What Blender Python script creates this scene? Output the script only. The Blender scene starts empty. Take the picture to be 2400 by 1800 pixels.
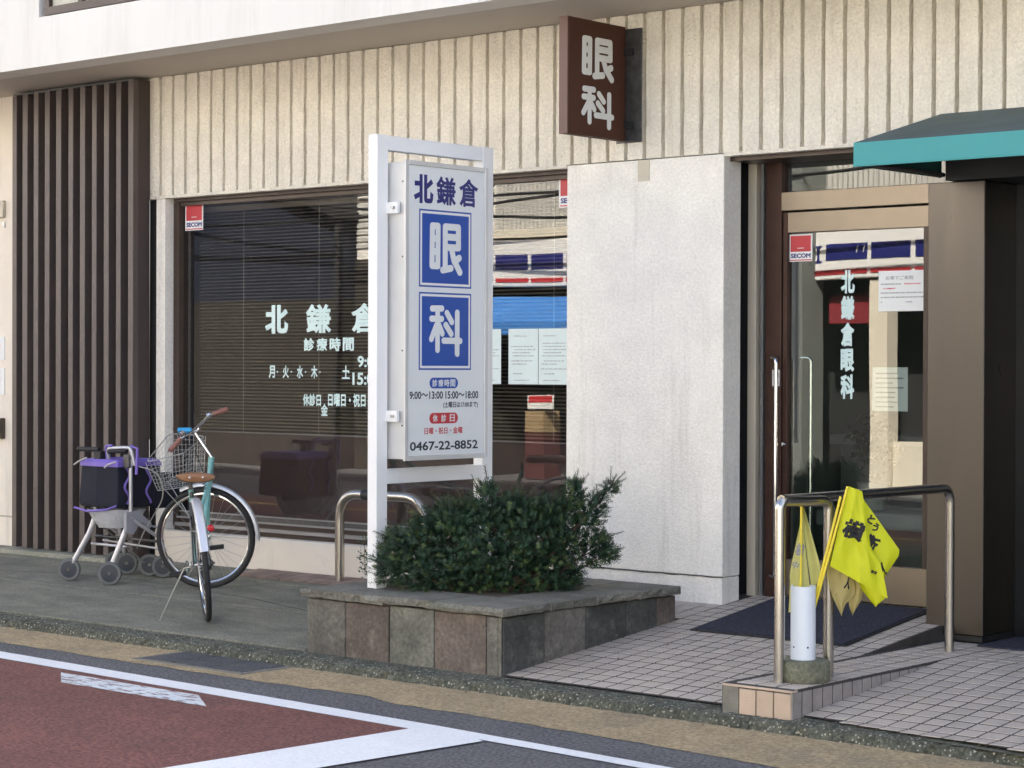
import bpy, bmesh, math, random
from mathutils import Vector, Matrix
R = math.radians
random.seed(7)
SC = bpy.context.scene
COL = SC.collection

# ---------------- camera ----------------
cam = bpy.data.cameras.new('camera'); camo = bpy.data.objects.new('camera', cam); COL.objects.link(camo)
cam.sensor_width = 36; cam.lens = 36 * 4950 / 2400; cam.clip_start = .05; cam.clip_end = 500
_th, _p, _r = R(40.65), R(-.49), R(.2)
_f = Vector((-math.sin(_th) * math.cos(_p), math.cos(_th) * math.cos(_p), math.sin(_p)))
_x = Vector((math.cos(_th), math.sin(_th), 0)); _u = _x.cross(_f)
_rx = _x * math.cos(_r) + _u * math.sin(_r); _uy = _u * math.cos(_r) - _x * math.sin(_r)
camo.matrix_world = Matrix(((_rx.x, _uy.x, -_f.x, 0), (_rx.y, _uy.y, -_f.y, -10.5), (_rx.z, _uy.z, -_f.z, 1.52), (0, 0, 0, 1)))
SC.camera = camo

# ---------------- light: the sun stands behind the clinic, the street lies in its shade ----------------
SUN_EL, SUN_AZ = 41.0, 28.0          # azimuth from +Y (behind the clinic) towards +X
w = bpy.data.worlds.new('World'); SC.world = w; w.use_nodes = True
nt = w.node_tree; bg = nt.nodes['Background']
sky = nt.nodes.new('ShaderNodeTexSky'); sky.sky_type = 'NISHITA'; sky.sun_disc = False
sky.sun_elevation = R(SUN_EL); sky.sun_rotation = R(SUN_AZ); sky.air_density = .75; sky.dust_density = 5.0; sky.ozone_density = .2
nt.links.new(sky.outputs[0], bg.inputs[0]); bg.inputs[1].default_value = .10
sl = bpy.data.lights.new('sun', 'SUN'); sl.energy = 5.0; sl.angle = R(.5); sl.color = (1, .93, .80)
so = bpy.data.objects.new('sun', sl); COL.objects.link(so)
sd = Vector((math.sin(R(SUN_AZ)) * math.cos(R(SUN_EL)), math.cos(R(SUN_AZ)) * math.cos(R(SUN_EL)), math.sin(R(SUN_EL))))
so.rotation_euler = sd.to_track_quat('Z', 'Y').to_euler(); so.location = sd * 30
vs = SC.view_settings; vs.view_transform = 'Standard'; vs.look = 'None'; vs.gamma = 1; vs.use_curve_mapping = False
vs.exposure = 2.63
SC.cycles.max_bounces = 10; SC.cycles.transparent_max_bounces = 16; SC.cycles.diffuse_bounces = 5

# ---------------- helpers ----------------
WL = {}
def wloc(o): return WL.get(o.name, Vector((0, 0, 0)))
def link(o, parent=None):
    COL.objects.link(o)
    if parent is not None:
        o.parent = parent; o.matrix_parent_inverse = Matrix.Translation(-wloc(parent))
    return o
def tag(o, label=None, cat=None, group=None, kind=None):
    if label: o['label'] = label
    if cat: o['category'] = cat
    if group: o['group'] = group
    if kind: o['kind'] = kind
    return o
def thing(name, loc, label, cat, group=None):
    o = bpy.data.objects.new(name, None); o.empty_display_size = .1; COL.objects.link(o); o.location = loc
    WL[o.name] = Vector(loc); return tag(o, label, cat, group)
def frame_of(d, hint=Vector((0, 0, 1))):
    d = d.normalized()
    if abs(d.dot(hint)) > .97: hint = Vector((1, 0, 0))
    a = d.cross(hint).normalized(); return a, a.cross(d).normalized()
class MB:
    def __init__(s): s.v = []; s.f = []; s.sm = []
    def add(s, vs_, fs, smooth=False):
        b = len(s.v); s.v += [tuple(v) for v in vs_]; s.f += [tuple(b + i for i in f) for f in fs]; s.sm += [smooth] * len(fs); return s
    def box(s, x0, x1, y0, y1, z0, z1):
        return s.add([(x0,y0,z0),(x1,y0,z0),(x1,y1,z0),(x0,y1,z0),(x0,y0,z1),(x1,y0,z1),(x1,y1,z1),(x0,y1,z1)],
              [(3,2,1,0),(4,5,6,7),(0,1,5,4),(1,2,6,5),(2,3,7,6),(3,0,4,7)])
    def hexa(s, p): return s.add(p, [(3,2,1,0),(4,5,6,7),(0,1,5,4),(1,2,6,5),(2,3,7,6),(3,0,4,7)])
    def beam(s, a, b, w_, h_, hint=Vector((0,0,1))):
        a, b = Vector(a), Vector(b); i, j = frame_of(b - a, hint); i = i * w_ / 2; j = j * h_ / 2
        return s.hexa([a-i-j, a+i-j, b+i-j, b-i-j, a-i+j, a+i+j, b+i+j, b-i+j])
    def prism(s, poly, d):
        n = len(poly); d = Vector(d); p = [Vector(q) for q in poly]
        return s.add(p + [q + d for q in p], [tuple(range(n))[::-1], tuple(range(n, 2*n))] + [(i, (i+1) % n, n + (i+1) % n, n + i) for i in range(n)])
    def tube(s, pts, r, n=8, closed=False, caps=True):
        P = [Vector(p) for p in pts]; m = len(P); rr = r if isinstance(r, (list, tuple)) else [r] * m
        V = []; i0 = None
        for k in range(m):
            if closed: d = P[(k+1) % m] - P[k-1]
            else: d = P[min(k+1, m-1)] - P[max(k-1, 0)]
            d.normalize()
            if i0 is None: i0, _ = frame_of(d)
            i0 = (i0 - d * i0.dot(d)).normalized(); j = d.cross(i0)
            for q in range(n):
                a = 2 * math.pi * q / n; V.append(P[k] + (i0 * math.cos(a) + j * math.sin(a)) * rr[k])
        F = []
        for k in range(m if closed else m - 1):
            k2 = (k + 1) % m
            for q in range(n): F.append((k*n+q, k*n+(q+1) % n, k2*n+(q+1) % n, k2*n+q))
        if not closed and caps: F += [tuple(range(n))[::-1], tuple((m-1)*n+q for q in range(n))]
        return s.add(V, F, True)
    def cyl(s, a, b, r0, r1=None, n=20): return s.tube([a, b], [r0, r0 if r1 is None else r1], n)
    def lathe(s, prof, c=(0,0,0), n=28, axis=None):
        c = Vector(c); ax = Vector(axis).normalized() if axis is not None else Vector((0,0,1)); i, j = frame_of(ax, Vector((0,1,0)))
        V = []; m = len(prof)
        for r_, h_ in prof:
            for q in range(n):
                a = 2*math.pi*q/n; V.append(c + ax*h_ + (i*math.cos(a) + j*math.sin(a))*r_)
        F = [(k*n+q, k*n+(q+1)%n, (k+1)*n+(q+1)%n, (k+1)*n+q) for k in range(m-1) for q in range(n)]
        F += [tuple(range(n))[::-1], tuple((m-1)*n+q for q in range(n))]
        return s.add(V, F, True)
    def mesh(s, name):
        me = bpy.data.meshes.new(name); me.from_pydata(s.v, [], s.f)
        me.polygons.foreach_set('use_smooth', s.sm); me.update(); return me
    def build(s, name, mat, parent=None, bevel=0, label=None, cat=None, group=None, kind=None, auto=True):
        me = s.mesh(name)
        bm = bmesh.new(); bm.from_mesh(me); bmesh.ops.recalc_face_normals(bm, faces=bm.faces)
        if bevel:
            es = [e for e in bm.edges if e.is_manifold and not (e.link_faces[0].smooth and e.link_faces[1].smooth and e.calc_face_angle(0) < .7) and e.calc_face_angle(0) > .3]
            bmesh.ops.bevel(bm, geom=es, offset=bevel, segments=2 if bevel > .004 else 1, profile=.5, affect='EDGES')
        bm.to_mesh(me); bm.free()
        if any(s.sm) and auto: me.set_sharp_from_angle(angle=R(38))
        me.materials.append(mat)
        return tag(link(bpy.data.objects.new(name, me), parent), label, cat, group, kind)
def one(name, mat, parent=None, **k):
    """a part made from a single box: k['b'] = (x0,x1,y0,y1,z0,z1)"""
    b = k.pop('b'); return MB().box(*b).build(name, mat, parent, **k)
def arc(c, i, j, r_, a0, a1, n=12):
    c, i, j = Vector(c), Vector(i), Vector(j)
    return [c + i*math.cos(R(a0+(a1-a0)*k/n))*r_ + j*math.sin(R(a0+(a1-a0)*k/n))*r_ for k in range(n+1)]
def fillet(pts, r_, n=6):
    P = [Vector(p) for p in pts]; out = [P[0]]
    for k in range(1, len(P)-1):
        a = (P[k-1]-P[k]); b = (P[k+1]-P[k]); t = min(r_, a.length*.49, b.length*.49)
        A = P[k] + a.normalized()*t; B = P[k] + b.normalized()*t
        for q in range(n+1):
            u = q/n; out.append(A*(1-u)**2 + P[k]*2*u*(1-u) + B*u*u)
    return out + [P[-1]]

# ---------------- materials ----------------
def mat(name, col, rough=.7, metal=0, var=.12, vscale=3, bump=0, bscale=60, bdetail=4, stain=None, speck=None, rnd=0, spec=.5, rvar=0, crack=0, aniso=None, coat=0, trans=0, grain=None, drip=None, thin=0):
    m = bpy.data.materials.new(name); m.use_nodes = True; N = m.node_tree.nodes; L = m.node_tree.links
    b = N['Principled BSDF']; b.inputs['Roughness'].default_value = rough; b.inputs['Metallic'].default_value = metal
    b.inputs['Specular IOR Level'].default_value = spec
    if coat: b.inputs['Coat Weight'].default_value = coat; b.inputs['Coat Roughness'].default_value = .08
    if trans: b.inputs['Transmission Weight'].default_value = trans
    g = N.new('ShaderNodeNewGeometry'); pos = g.outputs['Position']
    if aniso:
        mp = N.new('ShaderNodeMapping'); mp.inputs['Scale'].default_value = aniso; L.new(pos, mp.inputs[0]); pos = mp.outputs[0]
    def noise(sc, det=4, ro=.6):
        n_ = N.new('ShaderNodeTexNoise'); n_.inputs['Scale'].default_value = sc; n_.inputs['Detail'].default_value = det; n_.inputs['Roughness'].default_value = ro
        L.new(pos, n_.inputs['Vector']); return n_.outputs['Fac']
    def mix(fac, a, c, typ='MIX'):
        x = N.new('ShaderNodeMix'); x.data_type = 'RGBA'; x.blend_type = typ
        if isinstance(fac, float) or isinstance(fac, int): x.inputs[0].default_value = fac
        else: L.new(fac, x.inputs[0])
        for k, s_ in ((6, a), (7, c)):
            if isinstance(s_, tuple): x.inputs[k].default_value = s_ + (1,) if len(s_) == 3 else s_
            else: L.new(s_, x.inputs[k])
        return x.outputs[2]
    def ramp(f, lo, hi, a=0., c=1.):
        x = N.new('ShaderNodeMapRange'); x.inputs[1].default_value = lo; x.inputs[2].default_value = hi; x.inputs[3].default_value = a; x.inputs[4].default_value = c
        L.new(f, x.inputs[0]); return x.outputs[0]
    n1 = noise(vscale, 6)
    c1 = tuple(min(1, v*(1-var)) for v in col); c2 = tuple(min(1, v*(1+var)) for v in col)
    out = mix(ramp(n1, .3, .7), c1, c2)
    if stain:                                    # (colour, amount, scale, lo, hi)
        out = mix(ramp(noise(stain[2], 7, .65), stain[3], stain[4], 0, stain[1]), out, stain[0])
    if speck:                                    # (colour, scale, threshold, amount)
        v = N.new('ShaderNodeTexVoronoi'); v.inputs['Scale'].default_value = speck[1]; L.new(pos, v.inputs['Vector'])
        out = mix(ramp(v.outputs['Distance'], speck[2], speck[2]*.5, 0, speck[3]), out, speck[0])
    if drip:                                     # rain streaks: (colour, amount, scale, lo, hi)
        dm = N.new('ShaderNodeMapping'); dm.inputs['Scale'].default_value = (1, 1, .07); L.new(g.outputs['Position'], dm.inputs[0])
        dn = N.new('ShaderNodeTexNoise'); dn.inputs['Scale'].default_value = drip[2]; dn.inputs['Detail'].default_value = 5; dn.inputs['Roughness'].default_value = .7; L.new(dm.outputs[0], dn.inputs['Vector'])
        out = mix(ramp(dn.outputs['Fac'], drip[3], drip[4], 0, drip[1]), out, drip[0])
    if grain:
        gf = ramp(noise(grain[1], 2, .55), .34, .66, 1-grain[0], 1+grain[0]); gc = N.new('ShaderNodeCombineColor')
        for k in range(3): L.new(gf, gc.inputs[k])
        out = mix(1., out, gc.outputs[0], 'MULTIPLY')
    if rnd:
        oi = N.new('ShaderNodeObjectInfo'); x = ramp(oi.outputs['Random'], 0, 1, 1-rnd, 1+rnd)
        cc = N.new('ShaderNodeCombineColor')
        for k in range(3): L.new(x, cc.inputs[k])
        out = mix(1., out, cc.outputs[0], 'MULTIPLY')
    L.new(out, b.inputs['Base Color'])
    if thin:                                     # thin cloth lets light through
        tb = N.new('ShaderNodeBsdfTranslucent'); L.new(out, tb.inputs[0]); ms = N.new('ShaderNodeMixShader'); ms.inputs[0].default_value = thin
        L.new(b.outputs[0], ms.inputs[1]); L.new(tb.outputs[0], ms.inputs[2]); L.new(ms.outputs[0], N['Material Output'].inputs[0])
    if rvar: L.new(ramp(noise(vscale*3, 5), .3, .7, max(.02, rough-rvar), min(1, rough+rvar)), b.inputs['Roughness'])
    if bump:
        bp = N.new('ShaderNodeBump'); bp.inputs['Strength'].default_value = bump; bp.inputs['Distance'].default_value = .01
        L.new(noise(bscale, bdetail), bp.inputs['Height']); L.new(bp.outputs[0], b.inputs['Normal'])
    return m
def glass(name, tint, refl=2.0):
    m = bpy.data.materials.new(name); m.use_nodes = True; N = m.node_tree.nodes; L = m.node_tree.links; N.remove(N['Principled BSDF'])
    o = N['Material Output']; t = N.new('ShaderNodeBsdfTransparent'); t.inputs[0].default_value = tint + (1,)
    gl = N.new('ShaderNodeBsdfGlossy'); gl.inputs['Roughness'].default_value = 0; gl.inputs[0].default_value = (1, 1, 1, 1)
    fr = N.new('ShaderNodeFresnel'); fr.inputs[0].default_value = 1.5
    mu = N.new('ShaderNodeMath'); mu.operation = 'MULTIPLY'; mu.use_clamp = True; mu.inputs[1].default_value = refl; L.new(fr.outputs[0], mu.inputs[0])
    ge = N.new('ShaderNodeNewGeometry'); inv = N.new('ShaderNodeMath'); inv.operation = 'SUBTRACT'; inv.inputs[0].default_value = 1; L.new(ge.outputs['Backfacing'], inv.inputs[1])
    m2 = N.new('ShaderNodeMath'); m2.operation = 'MULTIPLY'; L.new(mu.outputs[0], m2.inputs[0]); L.new(inv.outputs[0], m2.inputs[1])
    # slight waviness of float glass
    no = N.new('ShaderNodeTexNoise'); no.inputs['Scale'].default_value = .9; no.inputs['Detail'].default_value = 1; L.new(ge.outputs['Position'], no.inputs['Vector'])
    bp = N.new('ShaderNodeBump'); bp.inputs['Strength'].default_value = .06; bp.inputs['Distance'].default_value = .02; L.new(no.outputs['Fac'], bp.inputs['Height']); L.new(bp.outputs[0], gl.inputs['Normal'])
    mx = N.new('ShaderNodeMixShader'); L.new(m2.outputs[0], mx.inputs[0]); L.new(t.outputs[0], mx.inputs[1]); L.new(gl.outputs[0], mx.inputs[2]); L.new(mx.outputs[0], o.inputs[0])
    return m
def worn(name, col, under, lo, hi, sc=25, rough=.7, aniso=None):
    m = mat(name, col, rough, var=.04, bump=.3, bscale=180, stain=(under, 1, sc, lo, hi), aniso=aniso, grain=(.07, 80)); return m

M = {}
M['fascia'] = mat('white_render', (.78, .755, .70), .85, var=.03, vscale=1.2, bump=.12, bscale=90, stain=((.50, .46, .40), .45, 3.0, .52, .85), aniso=(1, 1, .12), drip=((.52, .49, .44), .35, 7, .56, .78))
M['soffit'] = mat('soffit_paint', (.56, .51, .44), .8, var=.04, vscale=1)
M['panel'] = mat('beige_ribbed_render', (.83, .775, .66), .9, var=.06, vscale=6, bump=1.6, bscale=55, bdetail=3, stain=((.46, .40, .31), .4, 2.2, .55, .8), rnd=.035, grain=(.07, 60), drip=((.50, .43, .32), .55, 10, .54, .74))
M['groove'] = mat('groove_shade_render', (.44, .39, .31), .95, var=.2, vscale=20)
M['column'] = mat('sprayed_white_render', (.86, .825, .755), .92, var=.05, vscale=4, bump=.7, bscale=75, bdetail=3, stain=((.52, .50, .45), .3, 2.5, .52, .8), grain=(.06, 55), drip=((.50, .47, .40), .5, 9, .56, .76))
M['base'] = mat('cream_base_render', (.80, .73, .63), .88, var=.04, vscale=3, bump=.25, bscale=70, stain=((.42, .40, .34), .5, 2.5, .6, .85), drip=((.45, .42, .35), .5, 9, .58, .78))
M['brown_al'] = mat('dark_bronze_aluminium', (.06, .042, .034), .35, .3, var=.15, vscale=8)
M['brown_slat'] = mat('brown_slat_aluminium', (.098, .076, .070), .5, .1, var=.1, vscale=4)
M['brown_side'] = mat('brown_side_panel', (.060, .044, .042), .55, .1, var=.08, vscale=4)
M['alu'] = mat('grey_aluminium', (.42, .42, .43), .35, .8, var=.06)
M['bronze'] = mat('champagne_bronze_metal', (.265, .222, .172), .38, .85, var=.05, vscale=4)
M['beige_al'] = mat('beige_painted_metal', (.52, .47, .38), .5, .1, var=.05)
M['black'] = mat('black_rubber', (.015, .015, .016), .6, var=.2)
M['tyre'] = mat('tyre_rubber', (.022, .022, .023), .75, var=.25, vscale=20)
M['dark_gloss'] = mat('dark_gloss_panel', (.010, .012, .014), .28, var=.1)
M['steel'] = mat('brushed_steel', (.108, .098, .089), .33, 1, var=.05, vscale=4, rvar=.06, aniso=(1,1,.2), stain=((.07, .06, .052), .3, 2, .5, .8))
M['tube_steel'] = mat('satin_steel_tube', (.50, .47, .42), .26, 1, var=.05, vscale=4)
M['chrome'] = mat('chrome_plate', (.75, .75, .76), .12, 1, var=.05)
M['sign_white'] = mat('white_sign_paint', (.83, .83, .82), .38, var=.02, vscale=3, stain=((.62, .60, .54), .25, 3, .6, .85))
M['sign_face'] = mat('sign_acrylic_face', (.76, .78, .78), .3, var=.02, stain=((.60, .60, .55), .35, 2.5, .55, .85))
M['sign_alu'] = mat('sign_box_aluminium', (.64, .64, .63), .4, .3, var=.05, stain=((.45, .43, .38), .3, 5, .55, .8))
M['blue'] = mat('blue_vinyl', (.014, .075, .37), .35, var=.04)
M['navy'] = mat('navy_vinyl', (.018, .022, .16), .4, var=.05)
M['ink'] = mat('black_vinyl', (.02, .025, .035), .45, var=.05)
M['red'] = mat('red_vinyl', (.52, .035, .045), .4, var=.04)
M['white'] = mat('white_vinyl', (.80, .80, .79), .4, var=.02)
M['mint'] = mat('pale_mint_window_vinyl', (.60, .76, .74), .5, var=.02)
M['brown_sign'] = mat('brown_enamel_sign', (.082, .036, .024), .6, var=.06, vscale=4, spec=.15)
M['brown_edge'] = mat('brown_sign_edge', (.14, .07, .055), .45, var=.06)
M['grey_letter'] = mat('silver_letter', (.74, .75, .74), .45, 0, var=.03)
M['stencil'] = mat('black_flag_ink', (.02, .02, .02), .8, var=.1)
for _n, _c in (('stone_brown', (.135, .108, .090)), ('stone_green', (.165, .165, .135)), ('stone_grey', (.128, .118, .102)), ('stone_dark_shade', (.066, .068, .060))):  # the dark slate of the right side has some shade put into its colour
    M[_n] = mat('slate_' + _n, _c, .85, var=.42, vscale=3.5, bump=.8, bscale=30, stain=((.24, .225, .19), .55, 7, .56, .74), grain=(.2, 45), speck=((.26, .25, .22), 22, .12, .5))
M['stone'] = mat('planter_slate', (.185, .170, .145), .85, var=.22, vscale=5, bump=.5, bscale=40, stain=((.11, .125, .085), .7, 3.5, .5, .75), rnd=.28, grain=(.14, 50))
M['cap'] = mat('planter_cap_slate', (.16, .152, .125), .88, var=.22, vscale=7, bump=.9, bscale=45, stain=((.10, .11, .075), .6, 5, .5, .72), rnd=.15, grain=(.22, 60))
M['mortar'] = mat('mortar', (.20, .19, .16), .95, var=.2, vscale=20, bump=.6)
M['soil'] = mat('dry_soil', (.11, .085, .06), .95, var=.3, vscale=25, bump=1, bscale=80)
M['asphalt'] = mat('asphalt', (.122, .122, .126), .88, var=.14, vscale=3, bump=.8, bscale=240, speck=((.34, .34, .35), 210, .26, .6), stain=((.085, .085, .09), .5, 1.5, .5, .8), grain=(.5, 62))
M['redlane'] = mat('red_lane_paint', (.180, .070, .058), .85, var=.14, vscale=2.5, bump=.7, bscale=240, speck=((.30, .16, .14), 210, .24, .5), stain=((.10, .055, .05), .6, 2.2, .5, .78), grain=(.42, 62))
M['yellow'] = mat('ochre_shoulder_paint', (.41, .315, .185), .9, var=.10, vscale=4, bump=.8, bscale=220, speck=((.18, .15, .10), 190, .24, .5), stain=((.17, .155, .125), .75, 1.3, .52, .78), grain=(.30, 60))
M['line'] = worn('white_road_paint', (.78, .79, .80), (.30, .30, .31), .70, .80, 14)
M['wornline'] = worn('worn_white_road_paint', (.66, .70, .72), (.19, .12, .12), .50, .60, 12, aniso=(1, 3.5, 1))
M['kerb'] = mat('pebbly_old_kerb', (.085, .088, .066), .95, var=.35, vscale=9, bump=1, bscale=70, speck=((.42, .40, .33), 48, .30, .8), stain=((.05, .055, .038), .6, 6, .48, .7), grain=(.45, 60))
M['kerbtop'] = mat('mossy_kerb_top', (.135, .135, .105), .93, var=.25, vscale=10, bump=.7, bscale=60, stain=((.07, .08, .045), .7, 5, .48, .7), grain=(.35, 60))
M['concrete'] = mat('old_sidewalk_concrete', (.205, .200, .158), .9, var=.2, vscale=3.5, bump=.7, bscale=110, speck=((.42, .41, .34), 42, .16, .6), stain=((.095, .105, .08), .7, 1.8, .47, .72), aniso=(1, 2, 1), grain=(.30, 70))
M['ledge'] = mat('ledge_concrete', (.33, .32, .26), .92, var=.2, vscale=6, bump=.8, bscale=60, stain=((.17, .18, .12), .7, 3, .48, .7), grain=(.2,60))
M['tile'] = mat('pale_pink_floor_tile', (.475, .415, .355), .62, var=.07, vscale=9, bump=.3, bscale=130, rnd=.075, stain=((.27, .25, .21), .45, 2.2, .55, .8), speck=((.30, .27, .25), 260, .2, .4), grain=(.09, 90))
M['tile_edge'] = mat('tan_lit_step_tile', (.50, .385, .29), .7, var=.08, vscale=10, bump=.3, bscale=120, rnd=.06)  # tan step front, the warm light on it put into the colour
M['tile_side'] = mat('grey_shaded_step_tile', (.30, .27, .25), .75, var=.15, vscale=12, rnd=.1, stain=((.13, .13, .10), .7, 7, .5, .75))  # side of the same step, its shade put into the greyer colour
M['grout'] = mat('dark_tile_grout', (.055, .048, .042), .95, var=.25, vscale=12)
M['brick_strip'] = mat('brown_paver', (.24, .175, .145), .85, var=.15, vscale=10, rnd=.15)
M['mat'] = mat('navy_door_mat', (.028, .032, .052), .95, var=.35, vscale=45, bump=1, bscale=160, grain=(.5,90))
M['canvas'] = mat('teal_canvas', (.062, .31, .305), .7, var=.04, vscale=3)
M['canvas_top'] = mat('sooty_canvas_top', (.09, .125, .118), .8, var=.2, vscale=3)
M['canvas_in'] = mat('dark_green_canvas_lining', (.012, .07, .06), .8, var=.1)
M['pvc'] = mat('white_pvc_pipe', (.72, .77, .82), .35, var=.03)
M['door_brown'] = mat('red_brown_door_frame', (.060, .030, .022), .4, .2, var=.15, vscale=8, spec=.3)
M['lamp_green'] = mat('green_indicator', (.05, .6, .2), .4)
M['lamp_green'].node_tree.nodes['Principled BSDF'].inputs['Emission Color'].default_value = (.1, 1, .35, 1); M['lamp_green'].node_tree.nodes['Principled BSDF'].inputs['Emission Strength'].default_value = .6
M['oldconc'] = mat('mossy_round_concrete', (.165, .165, .115), .92, var=.3, vscale=14, bump=1, bscale=60, stain=((.09, .10, .06), .7, 10, .45, .68), grain=(.25,70))
M['flag'] = mat('fluorescent_yellow_cloth', (.78, .80, .02), .6, var=.03, bump=.1, bscale=200, thin=.35)
M['flag_pale'] = mat('faded_yellow_cloth', (.66, .63, .22), .75, var=.05, bump=.1, bscale=200, thin=.35)
M['flag_buff'] = mat('buff_faded_cloth', (.60, .50, .20), .8, var=.06, bump=.1, bscale=200, thin=.35)
M['pole_y'] = mat('yellow_plastic_pole', (.80, .62, .03), .4, var=.03)
M['leaf'] = mat('yew_needle', (.026, .062, .028), .5, var=.3, vscale=6, rnd=.1, spec=.35)
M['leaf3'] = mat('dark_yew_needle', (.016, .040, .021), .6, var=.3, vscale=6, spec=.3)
M['leaf2'] = mat('young_yew_needle', (.075, .115, .034), .5, var=.25, vscale=10, spec=.35)
M['bark'] = mat('shrub_bark', (.10, .065, .045), .9, var=.3, vscale=30)
M['teal'] = mat('pale_teal_bike_paint', (.20, .46, .44), .3, var=.05, coat=.5)
M['fender'] = mat('silver_mudguard', (.60, .61, .64), .35, .45, var=.04)
M['saddle'] = mat('tan_leather', (.26, .125, .055), .45, var=.12, vscale=20)
M['grip'] = mat('brown_grip', (.29, .13, .10), .6, var=.1)
M['bluecase'] = mat('blue_plastic', (.03, .32, .62), .4, var=.05)
M['redlens'] = mat('red_reflector', (.60, .02, .04), .2, var=.05)
M['wire'] = mat('pale_wire', (.46, .46, .43), .35, .6, var=.1)
M['spoke'] = mat('spoke_steel', (.45, .45, .44), .3, .9, var=.1)
M['dull'] = mat('dull_dark_steel', (.12, .12, .12), .4, .8, var=.3, vscale=20)
M['walker'] = mat('walker_silver_paint', (.55, .55, .58), .35, .6, var=.04)
M['bag'] = mat('navy_black_bag_cloth', (.006, .0075, .017), .85, var=.2, vscale=10, bump=.2, bscale=150)
M['purple'] = mat('purple_trim', (.18, .12, .46), .55, var=.08)
M['lilac'] = mat('grey_plastic_tray', (.30, .30, .33), .5, var=.06)
M['wheel_grey'] = mat('grey_wheel_tyre', (.13, .14, .14), .7, var=.1)
M['wheel_dark'] = mat('dark_wheel_disc', (.03, .037, .050), .5, var=.1)
M['film'] = mat('crumpled_clear_plastic', (.55, .56, .60), .25, var=.1, vscale=18, bump=1, bscale=28)
M['glass_dark'] = glass('tinted_window_glass', (.80, .80, .80), 2.1)
M['glass'] = glass('door_glass', (.78, .82, .80), 2.6)
M['blind'] = mat('beige_blind_slat', (.30, .265, .20), .5, var=.05)
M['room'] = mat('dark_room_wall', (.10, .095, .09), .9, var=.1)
M['room_brown'] = mat('brown_inner_panel', (.085, .056, .048), .8, var=.12, vscale=5)
M['room_pale'] = mat('pale_room_wall', (.46, .47, .44), .85, var=.03)
M['room_white'] = mat('white_counter', (.68, .68, .65), .5, var=.03)
M['paper'] = mat('notice_paper', (.78, .79, .78), .7, var=.02)
M['paper_c'] = mat('cyan_tinted_notice_paper', (.70, .80, .78), .7, var=.04, vscale=8)
M['print'] = mat('grey_print', (.30, .30, .31), .8, var=.1)
M['print_red'] = mat('red_print', (.62, .12, .14), .8, var=.1)
M['curtain'] = mat('pale_curtain', (.55, .53, .43), .9, var=.08, vscale=8)
M['iron'] = mat('cast_iron_cover', (.095, .10, .108), .6, .3, var=.2, vscale=20, bump=1, bscale=110, grain=(.3,80))
# across the street
M['op_navy'] = mat('navy_house_siding', (.010, .014, .030), .7, var=.1)
M['op_brown'] = mat('brown_house_base', (.03, .026, .022), .8, var=.15)
M['op_white'] = mat('white_siding', (.80, .78, .74), .8, var=.04)
M['op_grey'] = mat('grey_cladding', (.50, .50, .48), .8, var=.06)
M['op_cream'] = mat('cream_wall', (.70, .65, .54), .85, var=.05)
M['op_dark'] = mat('dark_shop_inside', (.02, .02, .022), .8, var=.2)
M['op_blue'] = mat('blue_tarp_awning', (.05, .22, .62), .7, var=.05)
M['crate_red'] = mat('dark_red_carton', (.075, .018, .018), .8, var=.1)
M['op_red'] = mat('dark_red_sign', (.22, .02, .03), .6, var=.05)
M['card'] = mat('cardboard', (.34, .24, .13), .85, var=.08)
M['green_col'] = mat('shaded_grey_green_column', (.17, .185, .175), .7, var=.05)  # grey-green darkened so that the colour carries the column's shade

# ---------------- lettering ----------------
def lettering(name, body, c, u, wdt, hgt, mtl, parent=None, bold=.02, nrm=None, thick=.0008, up=(0,0,1), spacing=1.0, **k):
    """text as thin raised vinyl, fitted to wdt x hgt, centred on c, reading along u"""
    cu = bpy.data.curves.new(name, 'FONT'); cu.body = body; cu.align_x = 'CENTER'; cu.space_character = spacing
    cu.extrude = .02; cu.bevel_depth = bold; cu.bevel_resolution = 1; cu.resolution_u = 3
    o = bpy.data.objects.new('tmp', cu); COL.objects.link(o); bpy.context.view_layer.update()
    me = bpy.data.meshes.new_from_object(o.evaluated_get(bpy.context.evaluated_depsgraph_get()))
    bpy.data.objects.remove(o); bpy.data.curves.remove(cu)
    xs = [v.co.x for v in me.vertices]; ys = [v.co.y for v in me.vertices]; zs = [v.co.z for v in me.vertices]
    x0, x1, y0, y1, z0, z1 = min(xs), max(xs), min(ys), max(ys), min(zs), max(zs)
    u = Vector(u).normalized(); upv = Vector(up).normalized(); n = Vector(nrm) if nrm is not None else u.cross(upv)
    c = Vector(c); me.name = name
    for v in me.vertices:
        a = (v.co.x-(x0+x1)/2)/(x1-x0)*wdt; b = (v.co.y-(y0+y1)/2)/(y1-y0)*hgt; d = (v.co.z-z0)/(z1-z0)*thick
        v.co = c + u*a + upv*b + n*d
    me.materials.clear(); me.materials.append(mtl)
    for p_ in me.polygons: p_.material_index = 0
    return tag(link(bpy.data.objects.new(name, me), parent), **k)
GL = {'me': [[(378,812),(374,1282)],[(450,812),(447,1282)],[(378,812),(450,812)],[(376,960),(449,960)],[(375,1115),(448,1115)],[(374,1282),(447,1282)],
             [(540,812),(540,1300)],[(540,812),(708,812),(710,1055),(540,1055)],[(540,932),(710,932)],[(508,1328),(612,1302)],[(622,1080),(650,1205),(728,1345)],[(718,1175),(655,1222)]],
      'ka': [[(487,815),(592,812)],[(480,903),(590,903)],[(545,815),(545,1172)],[(532,960),(478,1080)],[(556,950),(596,1030)],[(645,850),(698,928)],[(633,955),(692,1032)],[(612,1092),(790,1092)],[(757,845),(757,1205)]]}
GB = {'me': (340, 762, 778, 1380, 68), 'ka': (455, 812, 790, 1232, 50)}
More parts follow.
